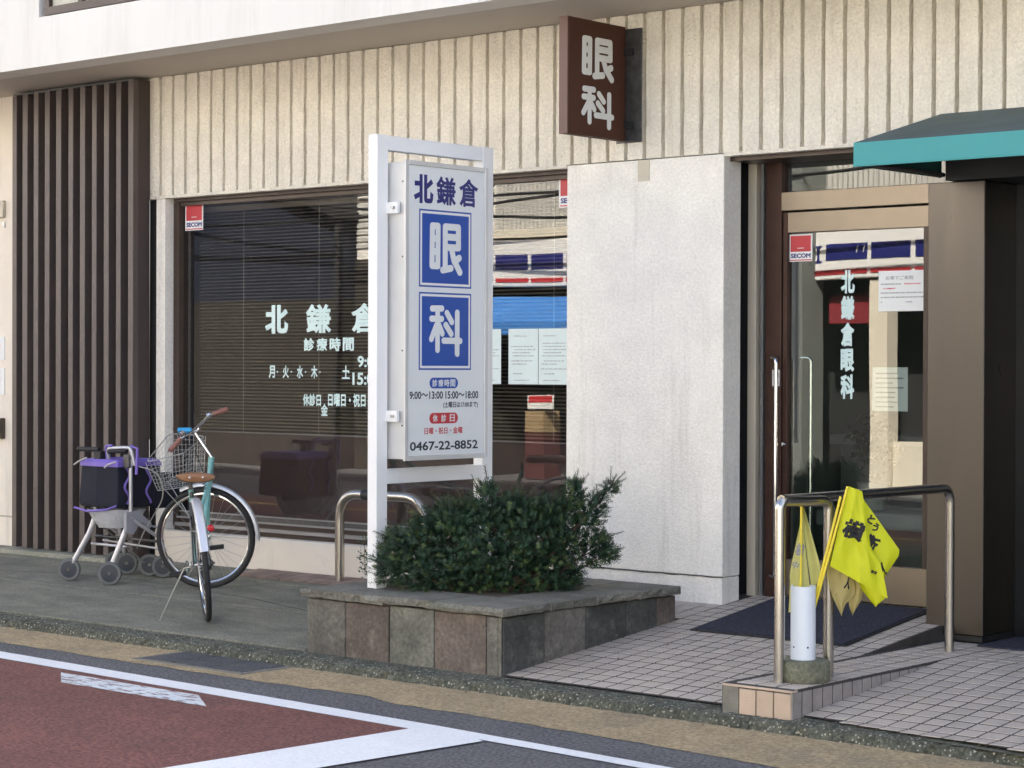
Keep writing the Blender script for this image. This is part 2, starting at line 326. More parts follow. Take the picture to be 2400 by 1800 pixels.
def glyph(name, key, c, u, wdt, hgt, mtl, parent, nrm):
    x0, x1, y0, y1, sw = GB[key]; sx = wdt/(x1-x0); sy = hgt/(y1-y0); r_ = sw*(sx+sy)/4
    u = Vector(u); up = Vector((0,0,1)); n = Vector(nrm); c = Vector(c); mb = MB(); q = 0
    for st in GL[key]:
        for a, b in zip(st[:-1], st[1:]):
            A = (((a[0]-x0)*sx-wdt/2), -((a[1]-y0)*sy-hgt/2)); B = (((b[0]-x0)*sx-wdt/2), -((b[1]-y0)*sy-hgt/2))
            th = math.atan2(B[1]-A[1], B[0]-A[0]); poly = []
            for k in range(9): t = th-math.pi/2+math.pi*k/8; poly.append((B[0]+r_*math.cos(t), B[1]+r_*math.sin(t)))
            for k in range(9): t = th+math.pi/2+math.pi*k/8; poly.append((A[0]+r_*math.cos(t), A[1]+r_*math.sin(t)))
            mb.prism([c+u*p_[0]+up*p_[1] for p_ in poly], n*(.0016+.00022*q)); q += 1
    return mb.build(name, mtl, parent)

# ---------------- ground, road, kerb ----------------
S = 'structure'
SL = .0726
def side_z(y): return SL*(y+2.70)
MB().add([(-60,-40,-.14),(30,-40,-.14),(30,20,-.14),(-60,20,-.14)], [(0,1,2,3)]).build('ground', M['asphalt'], kind=S)
road = MB().add([(-60,-11.6,-.0625),(30,-11.6,-.0625),(30,-2.5,-.0625),(-60,-2.5,-.0625)], [(0,1,2,3)]).build('road', M['asphalt'], kind=S)
def sheet(name, poly, z, m, div=0, jit=0):
    P = []; z += .03; poly = [(a*.9814, -10.5+(b+10.5)*.9814) for a, b in poly]
    for i, a in enumerate(poly):
        b = poly[(i+1) % len(poly)]; L_ = math.hypot(b[0]-a[0], b[1]-a[1]); n = max(1, int(L_/div)) if div else 1
        for k in range(n):
            t = k/n; j = random.uniform(-jit, jit) if k else 0
            P.append((a[0]+(b[0]-a[0])*t, a[1]+(b[1]-a[1])*t + j, z))
    return MB().add(P, [tuple(range(len(P)))]).build(name, m, kind=S)
# ochre shoulder between kerb and asphalt, ragged outer edge
sheet('shoulder_paint', [(-40,-3.12),(-10.2,-3.155),(-8.2,-3.19),(-7.2,-3.16),(-6.95,-3.245),(-6.6,-3.235),(-5.46,-3.29),(-4.8,-3.36),(-3,-3.50),(5,-3.9),(5,-2.65),(-40,-2.65)], -.090, M['yellow'], .09, .012)
sheet('red_lane', [(-40,-3.55),(-9.64,-3.565),(-6.42,-3.70),(-6.38,-3.72),(-6.5,-5.03),(-6.9,-6.0),(-8.5,-8.2),(-40,-8.2)], -.090, M['redlane'], .12, .004)
sheet('edge_line', [(-40,-3.37),(-9.87,-3.40),(-6.42,-3.565),(-5.04,-3.665),(-3,-3.83),(5,-4.4),(5,-4.50),(-3,-3.92),(-5.11,-3.755),(-6.05,-3.70),(-6.42,-3.705),(-9.64,-3.565),(-40,-3.53)], -.0875, M['line'], .1, .002)
sheet('stop_line', [(-6.42,-3.70),(-6.03,-3.705),(-5.97,-3.73),(-6.06,-4.60),(-6.2,-6.0),(-6.7,-6.0),(-6.52,-5.03)], -.0853, M['line'], .1, .002)
sheet('worn_mark', [(-8.955,-3.675),(-7.84,-3.70),(-7.553,-3.90),(-8.68,-3.885)], -.0875, M['wornline'], .06, .004)
sheet('center_line', [(-40,-7.0),(5,-7.4),(5,-7.55),(-40,-7.15)], -.0875, mat('yellow_line_paint', (.62, .42, .10), .8, var=.08), .5, .002)
# drain cover let into the shoulder
dc = thing('drain_cover', (-8.48,-3.03,-.06), 'dark square iron drain cover set in the ochre shoulder', 'drain cover')
one('rim', M['mortar'], dc, b=(-8.93,-8.05,-3.237,-2.87,-.10,-.0565))
for i in range(3):
    for j in range(2):
        one('plate', M['iron'], dc, b=(-8.885+i*.267,-8.885+i*.267+.257,-3.198+j*.160,-3.198+j*.160+.152,-.09,-.0525))
# kerb: old pebbly stones with a mossy top
kerb = tag(bpy.data.objects.new('kerb', None), kind=S); COL.objects.link(kerb)
ks = []
def kline(x): return -2.672 - .115*max(0, x+5.25)
x = -30.0
while x < 11:
    L_ = .62
    key = int(random.random()*4)
    if len(ks) < 4:
        mb = MB(); n = 14; top0 = []; rows = []
        prof = [(.0,-.16),(.004,-.05),(.022,-.012),(.06,-.002),(.178,.002),(.185,-.05)]
        for i in range(n+1):
            xx = .0015+(L_-.003)*i/n
            rows.append([(xx, yy + (random.uniform(-.010,.010) if 0 < q < 4 else 0), zz + (random.uniform(-.010,.004) if q in (1,2,3) else 0)) for q, (yy, zz) in enumerate(prof)])
        V = [p for r_ in rows for p in r_]; m_ = len(prof)
        F = [(i*m_+q, (i+1)*m_+q, (i+1)*m_+q+1, i*m_+q+1) for i in range(n) for q in range(m_-1)] + [tuple(range(m_)), tuple(n*m_+q for q in range(m_))[::-1]]
        o = mb.add(V, F).build('kerb_stone', M['kerb'], kerb); ks.append(o.data)
    else:
        o = link(bpy.data.objects.new('kerb_stone', ks[key]), kerb)
    o.location = (x, -2.862, -.007); x += L_
MB().add([(-30,-2.72,-.012),(-5.2,-2.72,-.012),(3,-3.66,-.012),(3,-2.60,-.02),(-30,-2.60,-.02)], [(0,1,2,3,4)]).build('gutter_joint', M['kerbtop'], kind=S)
# left pavement slabs
pav = tag(bpy.data.objects.new('pavement', None), kind=S); COL.objects.link(pav)
xs = [-30,-26,-22,-18.5,-15.5,-13.05,-10.55,-8.17]
for i in range(len(xs)-1):
    for (ya, yb) in ((-2.668,-1.866),(-1.852,-1.17),(-1.156,-.72)):
        a, b_ = xs[i]+.004, xs[i+1]-.004
        MB().hexa([(a,ya,side_z(ya)-.12),(b_,ya,side_z(ya)-.12),(b_,yb,side_z(yb)-.12),(a,yb,side_z(yb)-.12),(a,ya,side_z(ya)),(b_,ya,side_z(ya)),(b_,yb,side_z(yb)),(a,yb,side_z(yb))]).build('slab', M['concrete'], pav, bevel=.003)
MB().hexa([(-8.17,-2.668,-.12),(-6.9,-2.668,-.12),(-6.9,-.7,-.12),(-8.17,-.7,-.12),(-8.17,-2.655,0),(-6.9,-2.655,0),(-6.9,-.7,side_z(-.7)),(-8.17,-.7,side_z(-.7))]).build('slab', M['concrete'], pav)
MB().add([(-30,-2.65,-.02),(-6.9,-2.65,-.02),(-6.9,-.7,.125),(-30,-.7,.125)], [(0,1,2,3)]).build('slab_joint', M['grout'], pav)
MB().hexa([(-1.5,-2.66,-.2),(12,-2.66,-.2),(12,-.3,-.2),(-1.5,-.3,-.2),(-1.5,-2.66,0),(12,-2.66,0),(12,-.3,.118),(-1.5,-.3,.118)]).build('slab', M['concrete'], pav)
# brown paver strip along the window wall
ps = tag(bpy.data.objects.new('paver_strip', None), kind=S); COL.objects.link(ps)
bp_me = None
for i in range(21):
    for j in range(2):
        xa = -10.55+i*.115; ya = -1.06+j*.125
        if bp_me is None:
            o = MB().box(0,.107,0,.117,0,.012).build('brick', M['brick_strip'], ps); bp_me = o.data
        else: o = link(bpy.data.objects.new('brick', bp_me), ps)
        o.location = (xa, ya, side_z(ya)+.002); o.rotation_euler = (math.atan(SL),0,0)

# tiled entrance: two sloping fields with a level tiled kerb strip between them
tp = tag(bpy.data.objects.new('tiled_pavement', None), kind=S); COL.objects.link(tp)
def zl(y): return .1*(y+2.69)
def zr(y): return max(.002, min(.0955*(y+2.72), .118))
MB().add([(-6.86,-2.68,zl(-2.68)-.0008),(-5.40,-2.68,zl(-2.68)-.0008),(-5.40,-.2,zl(-.2)-.0008),(-6.86,-.2,zl(-.2)-.0008)], [(0,1,2,3)]).build('grout_bed', M['grout'], tp)
MB().add([(-6.86,-.2,zl(-.2)-.0008),(-5.40,-.2,zl(-.2)-.0008),(-5.40,-.2,-.1),(-6.86,-.2,-.1)], [(0,1,2,3)]).build('grout_bed', M['grout'], tp)
MB().add([(-5.03,-2.70,zr(-2.70)-.0008),(-1.5,-3.10,-.0065),(-1.5,-2.70,-.0065),(-1.5,-1.48,.1172),(-5.03,-1.48,.1172),(-1.5,-.3,.1172),(-5.03,-.3,.1172)], [(0,1,2),(0,2,3,4),(4,3,5,6)]).build('grout_bed', M['grout'], tp)
T = .1045
cells = []
x = -6.84
def tile_cell(xa, xb, ya, yb, zf): cells.append((xa, xb, ya, yb, zf))
i = 0
while -6.765 + i*T < -5.42:
    j = 0
    while -2.655 + j*T < -.35:
        xa, ya = -6.765+i*T, -2.655+j*T
        if xa > -6.78: tile_cell(xa, min(xa+T-.0115, -5.405), ya, ya+T-.0175, zl)
        j += 1
    i += 1
for i in range(-1, 0):
    j = 0
for j in range(11, 22):                     # tiles behind the planter end
    for i in range(1, 12): tile_cell(-6.765-i*T, -6.765-i*T+T-.0115, -2.655+(j+3)*T, -2.655+(j+3)*T+T-.0115, zl) if -2.655+(j+3)*T > -1.22 and -2.655+(j+3)*T < -.78 else None
i = 0
while -5.015 + i*T < -1.6:
    j = -4
    while -2.69 + j*T < -.5:
        xa, ya = -5.015+i*T, -2.69+j*T; yf = kline(xa+.05)-.02
        if ya+T-.0175 > yf+.03: tile_cell(xa, xa+T-.0115, max(ya, yf), ya+T-.0175, zr)
        j += 1
    i += 1
i = 0
for i in range(3):
    for j in range(17):
        xa = -5.345+i*.109; ya = -2.735+j*.112
        tile_cell(xa, xa+.0965, ya, ya+.094, lambda y: .1182)
camp = Vector((0,-10.5,1.52))
def size_key(c): return (Vector(((c[0]+c[1])/2, (c[2]+c[3])/2, 0))-camp).length
def in_view(c):
    d = Vector(((c[0]+c[1])/2, (c[2]+c[3])/2, .05)) - camp; z_ = d.dot(_f)
    return z_ > 0 and abs(d.dot(_rx)/z_) < .247 and abs(d.dot(_uy)/z_) < .187
cells.sort(key=lambda c: (not in_view(c), size_key(c)))
def tile_geo(mb, c):
    xa, xb, ya, yb, zf = c; h = .001; e = .0012; za, zb = zf(ya), zf(yb); d = random.uniform(-.0008,.0008)
    mb.add([(xa,ya,za-h),(xb,ya,za-h),(xb,yb,zb-h),(xa,yb,zb-h),(xa+e,ya+e,za+d+.0015),(xb-e,ya+e,za+d+.0015),(xb-e,yb-e,zb+d+.0015),(xa+e,yb-e,zb+d+.0015)],
           [(4,5,6,7),(0,1,5,4),(1,2,6,5),(2,3,7,6),(3,0,4,7)])
rest = MB()
for k, c in enumerate(cells):
    if k < 300:
        mb = MB(); tile_geo(mb, c); me = mb.mesh('tile'); me.materials.append(M['tile']); link(bpy.data.objects.new('tile', me), tp)
    else: tile_geo(rest, c)
rest.build('tiles', M['tile'], tp, kind='stuff')
# raised strip with its step face
st = tag(bpy.data.objects.new('step_block', None), kind=S); COL.objects.link(st)
one('core', M['grout'], st, b=(-5.392,-5.022,-2.780,-.82,-.1,.1172))
one('mortar_patch', M['mortar'], st, b=(-5.385,-5.30,-2.786,-2.765,-.03,.106))
for i in range(3): one('tile', M['tile_edge'], st, b=(-5.293+i*.0915,-5.293+i*.0915+.085,-2.792,-2.770,-.01,.102), bevel=.002)
for j in range(16):
    ya = -2.785+j*.083
    if j == 0: ya = -2.785
    one('tile', M['tile_side'], st, b=(-5.03,-5.0185,ya,ya+.073,-.02,.106), bevel=.0015)
one('rim', M['tile_edge'], st, b=(-5.386,-5.02,-2.790,-2.741,.107,.117), bevel=.002)
# cheek, coloured dark for its shade, where the left field climbs above the strip
MB().prism([(-5.403,-1.50,.10),(-5.403,-.42,.10),(-5.403,-.42,zl(-.42)+.001),(-5.403,-1.50,zl(-1.50)+.001)], (.006,0,0)).build('ramp_cheek', M['grout'], tp)

# ---------------- the clinic building ----------------
W = -.80
bd = thing('clinic_building', (-9,0,0), 'cream rendered clinic with ribbed upper wall, wide shop window and glass entrance', 'building')
# mass of the building behind, above and beside (keeps the street in its shade)
mb = MB()
mb.box(-40,12,-1.445,9,3.81,10.4)
mb.build('upper_storeys', M['fascia'], bd)
for a, b_ in ((-40,-11.84),(-10.62,12)):
    one('overhang_face', M['fascia'], bd, b=(a,b_,-1.672,-1.45,3.548,4.60))
one('overhang_face', M['fascia'], bd, b=(-11.84,-10.62,-1.672,-1.45,3.548,3.883))
one('overhang_face', M['fascia'], bd, b=(-40,12,-1.672,-1.45,4.601,10.41))
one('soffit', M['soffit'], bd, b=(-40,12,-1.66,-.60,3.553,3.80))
# upstairs window (only its bottom shows)
uw = one('upper_window', M['brown_al'], bd, b=(-11.79,-10.66,-1.60,-1.56,3.892,4.60))
one('sill', M['fascia'], uw, b=(-11.84,-10.62,-1.60,-1.46,3.884,3.891))
for xa in (-11.79,-11.43,-11.07,-10.70): one('mullion', M['brown_al'], uw, b=(xa,xa+.045,-1.66,-1.60,3.892,4.60))
one('rail', M['brown_al'], uw, b=(-11.79,-10.66,-1.665,-1.60,3.8915,3.945))
for xa in (-11.745,-11.385,-11.025): one('pane', M['curtain'], uw, b=(xa,xa+.31,-1.628,-1.602,3.95,4.60))
# lower side walls
one('left_wall', M['base'], bd, b=(-40,-13.12,-.80,-.5,-.1,3.56))
one('wall_core', M['groove'], bd, b=(-13.2,12,-.762,-.45,2.73,3.56))
# ribbed panels, one piece each
P_ = .1335
px0 = -11.741
pm = []
for i in range(150):
    xa = px0 + i*P_
    if i < 6:
        mb = MB(); n = 16; z0, z1 = 2.712, 3.549
        V = []
        for k in range(n+1):
            z = z0+(z1-z0)*k/n; j = lambda: random.uniform(-.0022,.0022)
            V += [(.010+j(),-.760,z),(.013+j(),-.798,z),(P_/2,-.803+random.uniform(-.001,.001),z),(P_-.013+j(),-.798,z),(P_-.010+j(),-.760,z)]
        F = [(k*5+q, k*5+q+1, k*5+q+6, k*5+q+5) for k in range(n) for q in range(4)] + [(4,3,2,1,0), tuple(n*5+q for q in range(5))]
        o = mb.add(V, F).build('wall_panel', M['panel'], bd); pm.append(o.data)
    else: o = link(bpy.data.objects.new('wall_panel', pm[random.randrange(6)]), bd)
    o.location = Vector((xa,0,0))
# the parent is an Empty with an offset: keep these in world place
# lintel under the panels
one('lintel', M['panel'], bd, b=(-11.735,-7.91,-.799,-.60,2.692,2.7115))
one('lintel', M['brown_al'], bd, b=(-11.54,-7.91,-.735,-.60,2.668,2.6915))
one('pilaster', M['column'], bd, b=(-11.66,-11.565,-.79,-.60,.10,2.690))
col_ = one('column', M['column'], bd, b=(-7.905,-6.778,-.80,-.63,.345,2.706), bevel=.004)
one('column_base', M['column'], bd, b=(-7.903,-6.780,-.798,-.63,.02,.340), bevel=.004)
one('column_joint', M['groove'], bd, b=(-7.90,-6.783,-.792,-.64,.33,.35))
mb = MB(); pts = [(-7.9+k*.0705, -.803+random.uniform(-.001,.001), .342+random.uniform(-.004,.004)) for k in range(17)]
mb.tube(pts, .0035, 5); mb.build('old_cable', M['dull'], bd)
one('column_patch', M['beige_al'], bd, b=(-7.375,-7.295,-.806,-.799,2.585,2.702))
one('base_wall', M['base'], bd, b=(-11.66,-7.905,-.80,-.50,.0,.352), bevel=.003)
# shop window
G = -.672
wn = one('window_frame', M['brown_al'], bd, b=(-11.565,-7.90,-.70,-.62,.352,.385))
one('window_rail', M['alu'], wn, b=(-11.52,-7.90,-.735,-.70,.3865,.410)); one('window_rail', M['brown_al'], wn, b=(-11.52,-7.90,-.705,-.66,.4105,.440))
one('window_rail', M['alu'], wn, b=(-11.52,-7.90,-.722,-.700,.4405,.452)); one('window_rail', M['dull'], wn, b=(-11.52,-7.90,-.70,-.655,.4525,.484)); one('window_rail', M['alu'], wn, b=(-11.52,-7.90,-.71,-.69,.4845,.492))
one('frame_side', M['brown_al'], wn, b=(-11.563,-11.505,-.715,-.60,.386,2.667)); one('frame_top', M['brown_al'], wn, b=(-11.503,-7.90,-.705,-.60,2.640,2.667))
one('pane', M['glass_dark'], wn, b=(-11.505,-7.90,-.672,-.666,.494,2.64))
# rooms behind the glass
rm = thing('waiting_room', (-9.5,.5,0), 'dim waiting room seen through the tinted shop window', 'room')
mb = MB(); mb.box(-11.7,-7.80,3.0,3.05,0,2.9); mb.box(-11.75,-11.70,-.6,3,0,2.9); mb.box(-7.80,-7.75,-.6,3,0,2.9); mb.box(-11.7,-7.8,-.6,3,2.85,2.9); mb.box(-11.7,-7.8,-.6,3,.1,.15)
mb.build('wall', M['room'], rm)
one('low_panel', M['room_brown'], rm, b=(-11.50,-7.90,-.585,-.56,.35,1.045))
one('low_panel_cap', M['alu'], rm, b=(-11.50,-7.90,-.592,-.56,1.047,1.056))
vb = thing('venetian_blind', (-9.6,-.54,2.6), 'closed-down beige venetian blind hanging behind the shop window', 'blind')
mb = MB()
z = 1.07
while z < 2.6:
    mb.hexa([(-11.47,-.560,z),(-7.92,-.560,z),(-7.92,-.532,z+.010),(-11.47,-.532,z+.010),(-11.47,-.560,z+.0008),(-7.92,-.560,z+.0008),(-7.92,-.532,z+.0108),(-11.47,-.532,z+.0108)]); z += .0235
mb.build('slats', M['blind'], vb, kind='stuff')
mb = MB()
for xx in (-11.0,-10.25,-9.55,-8.8,-8.2): mb.box(xx,xx+.004,-.562,-.5605,1.06,2.63)
mb.build('cords', M['curtain'], vb)
one('head_rail', M['blind'], vb, b=(-11.48,-7.91,-.57,-.52,2.60,2.635))
# window lettering
def wtxt(body, x0, x1, z0, z1, bold=.03, m=None, y=-.6725):
    return lettering('lettering', body, ((x0+x1)/2, y, (z0+z1)/2), (1,0,0), x1-x0, z1-z0, m or M['mint'], bd, min(bold, .03) if body in '鎌倉療' else bold)
for ch, a, b_ in (('北',-10.66,-10.429),('鎌',-10.258,-10.015),('倉',-9.831,-9.594),('眼',-9.40,-9.17),('科',-8.98,-8.75)): wtxt(ch, a, b_, 1.733, 1.928, .045)
for k, ch in enumerate('診療時間'): wtxt(ch, -10.278+k*.1235, -10.278+k*.1235+.103, 1.614, 1.703, .035)
for k, ch in enumerate('月火水木'): wtxt(ch, -10.62+k*.1375, -10.62+k*.1375+.062, 1.432, 1.518, .028)
for k in range(6):
    if k == 4: continue
    xx = -10.535+k*.1375 - (0.0 if k < 5 else .005)
    mb = MB(); mb.cyl((xx,-.6723,1.475),(xx,-.6735,1.475),.007,n=10); mb.build('lettering', M['mint'], bd)
wtxt('土', -9.915, -9.842, 1.43, 1.518, .028)
wtxt('9:00～13:00', -9.771, -9.17, 1.507, 1.583, .03); wtxt('15:00～18:00', -9.818, -9.15, 1.392, 1.474, .03)
wtxt('休診日', -10.285, -10.112, 1.247, 1.33, .03); wtxt('日曜日・祝日', -10.045, -9.696, 1.247, 1.335, .03); wtxt('金', -10.113, -10.045, 1.183, 1.263, .03)
# security stickers
def sticker(xc, zt, wdt, y, label):
    s_ = thing('security_sticker', (xc,y,zt), label, 'sticker', 'security stickers on the glass')
    k = wdt/.19; h = .19*k
    one('backing', M['white'], s_, b=(xc-wdt/2,xc+wdt/2,y-.0012,y,zt-h,zt))
    one('red_square', M['red'], s_, b=(xc-wdt*.44,xc+wdt*.44,y-.0018,y-.0013,zt-h*.64,zt-h*.05))
    lettering('lettering', 'SECOM', (xc,y-.0013,zt-h*.79), (1,0,0), wdt*.86, h*.17, M['navy'], s_, .045)
    one('rule', M['red'], s_, b=(xc-wdt*.47,xc+wdt*.47,y-.0018,y-.0013,zt-h*.97,zt-h*.93))
    one('rule', M['white'], s_, b=(xc-wdt*.14,xc+wdt*.14,y-.0022,y-.0019,zt-h*.52,zt-h*.50))
sticker(-11.392, 2.657, .19, G, 'red and white security sticker in the upper left corner of the shop window')
sticker(-7.975, 2.663, .19, G, 'red and white security sticker half hidden by the white column')
# notices on the inside of the shop window
for (a, b_, lab) in ((-8.72,-8.527,'pale notice sheet half hidden behind the white sign frame'),(-8.466,-8.229,'pale notice sheet, middle one beside the white column'),(-8.224,-7.985,'pale notice sheet taped nearest the white column')):
    t_ = thing('notice_sheet', ((a+b_)/2,-.675,1.58), lab, 'notice', 'paper notices taped to the shop window')
    one('sheet', M['paper_c'], t_, b=(a,b_,-.6745,-.6728,1.408,1.747), bevel=0)
    mb = MB()
    for k, (zz, f_) in enumerate([(1.70,.5),(1.655,.8),(1.636,.75),(1.617,.8),(1.598,.65),(1.579,.8),(1.548,.72),(1.529,.5),(1.50,.8),(1.47,.4),(1.43,.6)]):
        if random.random() < .2: continue
        wd = (b_-a)*f_; xx = a+.02+random.uniform(0,.03)
        while xx < a+.02+wd:
            sg = random.uniform(.004,.010); mb.box(xx,xx+sg,-.6750,-.6746,zz,zz+random.uniform(.004,.007)); xx += sg+random.uniform(.002,.007)
    mb.build('printed_lines', M['print'], t_)

# ---------------- entrance ----------------
D = -.45
en = one('entrance_frame', M['brown_al'], bd, b=(-6.98,-5.30,D+.05,D+.10,.10,2.70))
# cut the opening by building the surround in pieces instead of one slab
bpy.data.objects.remove(en)
en = one('entrance_frame', M['door_brown'], bd, b=(-6.706,-6.600,D-.04,D+.06,.20,2.70), bevel=.003)
one('side_panel', M['black'], en, b=(-6.98,-6.822,D-.02,D+.02,.10,2.70)); one('side_post', M['beige_al'], en, b=(-6.82,-6.764,D-.05,D+.03,.10,2.70), bevel=.002)
one('side_slot', M['black'], en, b=(-6.763,-6.745,D,D+.03,.10,2.70)); one('side_post', M['alu'], en, b=(-6.744,-6.724,D-.035,D+.03,.10,2.70)); one('side_slot', M['black'], en, b=(-6.7235,-6.707,D,D+.03,.10,2.70))
one('head_bar', M['bronze'], en, b=(-6.599,-5.20,D-.045,D+.05,2.396,2.502), bevel=.003)
one('entrance_lintel', M['panel'], bd, b=(-6.778,-5.0,-.799,-.5,2.692,2.7115)); one('top_trim', M['brown_al'], en, b=(-6.78,-5.20,-.74,-.40,2.668,2.6915))
one('pane', M['glass'], en, b=(-6.599,-5.20,D-.003,D+.003,2.503,2.667))
dr = one('door', M['door_brown'], bd, b=(-6.595,-6.567,D-.03,D+.02,.235,2.388), bevel=.002)
one('top_rail', M['bronze'], dr, b=(-6.566,-5.20,D-.03,D+.02,2.272,2.388), bevel=.003); one('bottom_rail', M['bronze'], dr, b=(-6.566,-5.20,D-.03,D+.02,.235,.44), bevel=.003)
one('pane', M['glass'], dr, b=(-6.566,-5.20,D-.005,D+.001,.441,2.271)); one('stile', M['brown_al'], dr, b=(-5.70,-5.64,D-.032,D+.022,.441,2.271))
for xx, yy in ((-6.603,D-.085),(-6.47,D+.07)):
    zt = 1.572
    mb = MB(); pts = fillet([(xx-.055,yy+.04 if yy < D else yy-.03,zt),(xx,yy,zt),(xx,yy,.34),(xx-.055,yy+.04 if yy < D else yy-.03,.34)], .035, 6); mb.tube(pts, .0125, 10)
    mb.build('handle', M['chrome'], dr)
mb = MB(); mb.lathe([(.008,0),(.013,.004),(.013,.016),(.008,.022)], (-6.582,D-.03,1.085), 14, (0,-1,0)); mb.build('lock', M['chrome'], dr)
pl = tag(one('push_plate', M['white'], b=(-6.655,-6.606,D-.043,D-.0405,1.411,1.503)), 'small white push notice beside the entrance door handle', 'sign')
lettering('lettering', '押', (-6.6305,D-.0432,1.47), (1,0,0), .032, .036, M['ink'], pl, .03); lettering('lettering', 'PUSH', (-6.6305,D-.0432,1.43), (1,0,0), .03, .009, M['ink'], pl, .02)
for ch, z0, z1 in (('北',1.926,2.056),('鎌',1.780,1.915),('倉',1.634,1.768),('眼',1.493,1.622),('科',1.344,1.480)):
    lettering('lettering', ch, (-6.186,D-.0052,(z0+z1)/2), (1,0,0), .088, z1-z0, M['mint'], bd, .045)
sticker(-6.493, 2.264, .152, D-.0052, 'red and white security sticker in the corner of the entrance door glass')
t_ = thing('door_notice', (-5.84,D+.004,1.93), 'white notice with grey and red print taped inside the door glass', 'notice')
one('sheet', M['paper'], t_, b=(-5.99,-5.695,D-.0085,D-.0055,1.824,2.044)); 
lettering('lettering', 'お車でご来院', (-5.86,D-.0087,2.005), (1,0,0), .17, .022, M['print'], t_, .01)
mb = MB(); mr = MB()
for k, (zz, a, b_) in enumerate([(1.968,-5.975,-5.84),(1.944,-5.93,-5.90),(1.920,-5.975,-5.71),(1.896,-5.975,-5.71),(1.870,-5.975,-5.965),(1.870,-5.82,-5.77)]): [mb.box(a+q*.0085,a+q*.0085+random.uniform(.004,.007),D-.0091,D-.0087,zz,zz+.007) for q in range(int((b_-a)/.0085))]
for (zz, a, b_) in ((1.968,-5.83,-5.72),(1.944,-5.96,-5.88)): [mr.box(a+q*.0085,a+q*.0085+random.uniform(.004,.007),D-.0093,D-.0087,zz,zz+.007) for q in range(int((b_-a)/.0085))]
mb.build('printed_lines', M['print'], t_); mr.build('printed_lines', M['print_red'], t_)
t_ = thing('inner_poster', (-5.98,D+.06,1.35), 'translucent white poster with grey lines behind the door glass', 'notice')
one('sheet', M['paper'], t_, b=(-6.06,-5.84,D+.05,D+.053,1.28,1.52))
mb = MB()
for k in range(8): mb.box(-6.04,-6.04+.18*random.uniform(.6,1),D+.048,D+.0495,1.30+k*.026,1.308+k*.026)
mb.build('printed_lines', M['print'], t_)
# hall behind the door
hl = thing('entrance_hall', (-6,1,.2), 'pale entrance hall behind the glass door with a low white counter', 'room')
mb = MB(); mb.box(-7.6,-4.6,3.2,3.25,0,2.8); mb.box(-4.62,-4.58,-.35,3.2,0,2.8); mb.box(-7.6,-4.6,-.35,3.2,2.72,2.76); mb.build('wall', M['room_pale'], hl)
one('wall', M['room_pale'], hl, b=(-7.62,-7.58,-.35,3.2,0,2.8)); one('floor', M['op_grey'], hl, b=(-7.6,-4.6,-.38,3.2,.16,.215))
rc = thing('reception_counter', (-6.6,1.6,.2), 'white reception counter standing in the hall behind the door', 'counter')
one('counter_top', M['room_white'], rc, b=(-7.4,-5.6,1.3,1.9,1.02,1.08)); one('front_panel', M['op_grey'], rc, b=(-7.35,-5.65,1.36,1.40,.215,1.02))
bn = thing('hall_bench', (-6.2,.5,.215), 'low grey bench behind the glass door', 'bench')
one('seat', M['op_grey'], bn, b=(-7.0,-5.7,.5,.9,.55,.65), bevel=.02)
for xx in (-6.05,-5.98): tag(one('green_indicator_lamp', M['lamp_green'], b=(xx,xx+.03,1.29,1.299,.93,.945)), 'left small green indicator light glowing on the hall counter' if xx < -6 else 'right small green indicator light glowing on the hall counter', 'lamp')
for xx in (-6.95,-5.80): one('leg', M['dull'], bn, b=(xx,xx+.05,.55,.85,.215,.55))
pt = thing('potted_plant', (-6.75,.9,.65), 'dark leafy pot plant behind the door glass', 'plant')
mb = MB(); mb.lathe([(.07,0),(.10,.16),(.105,.17),(.09,.17)], (-6.72,.72,.65)); mb.build('pot', M['room_white'], pt)
mb = MB()
for k in range(160):
    d = Vector((random.gauss(0,1), random.gauss(0,1), random.gauss(0,.8))).normalized()*random.uniform(.05,.22); c = Vector((-6.72,.72,1.05))+d; a = Vector((random.uniform(-1,1),random.uniform(-1,1),random.uniform(-1,1))).normalized()*.03; b_ = a.cross(d).normalized()*.02
    mb.add([c-a, c+b_, c+a, c-b_], [(0,1,2,3)])
mb.build('foliage', M['leaf'], pt)

# doormat
mz = lambda y: zl(y)+.003
dm = thing('door_mat', (-6.05,-.95,.17), 'dark navy ribbed door mat lying on the tiled slope before the door', 'mat')
MB().hexa([(-6.535,-1.445,mz(-1.445)),(-5.578,-1.445,mz(-1.445)),(-5.62,-.50,mz(-.5)),(-6.60,-.50,mz(-.5)),(-6.535,-1.445,mz(-1.445)+.008),(-5.578,-1.445,mz(-1.445)+.008),(-5.62,-.50,mz(-.5)+.008),(-6.60,-.50,mz(-.5)+.008)]).build('border', M['black'], dm, bevel=.003)
MB().hexa([(-6.515,-1.425,mz(-1.425)+.008),(-5.60,-1.425,mz(-1.425)+.008),(-5.64,-.52,mz(-.52)+.008),(-6.58,-.52,mz(-.52)+.008),(-6.515,-1.425,mz(-1.425)+.0125),(-5.60,-1.425,mz(-1.425)+.0125),(-5.64,-.52,mz(-.52)+.0125),(-6.58,-.52,mz(-.52)+.0125)]).build('pile', M['mat'], dm)

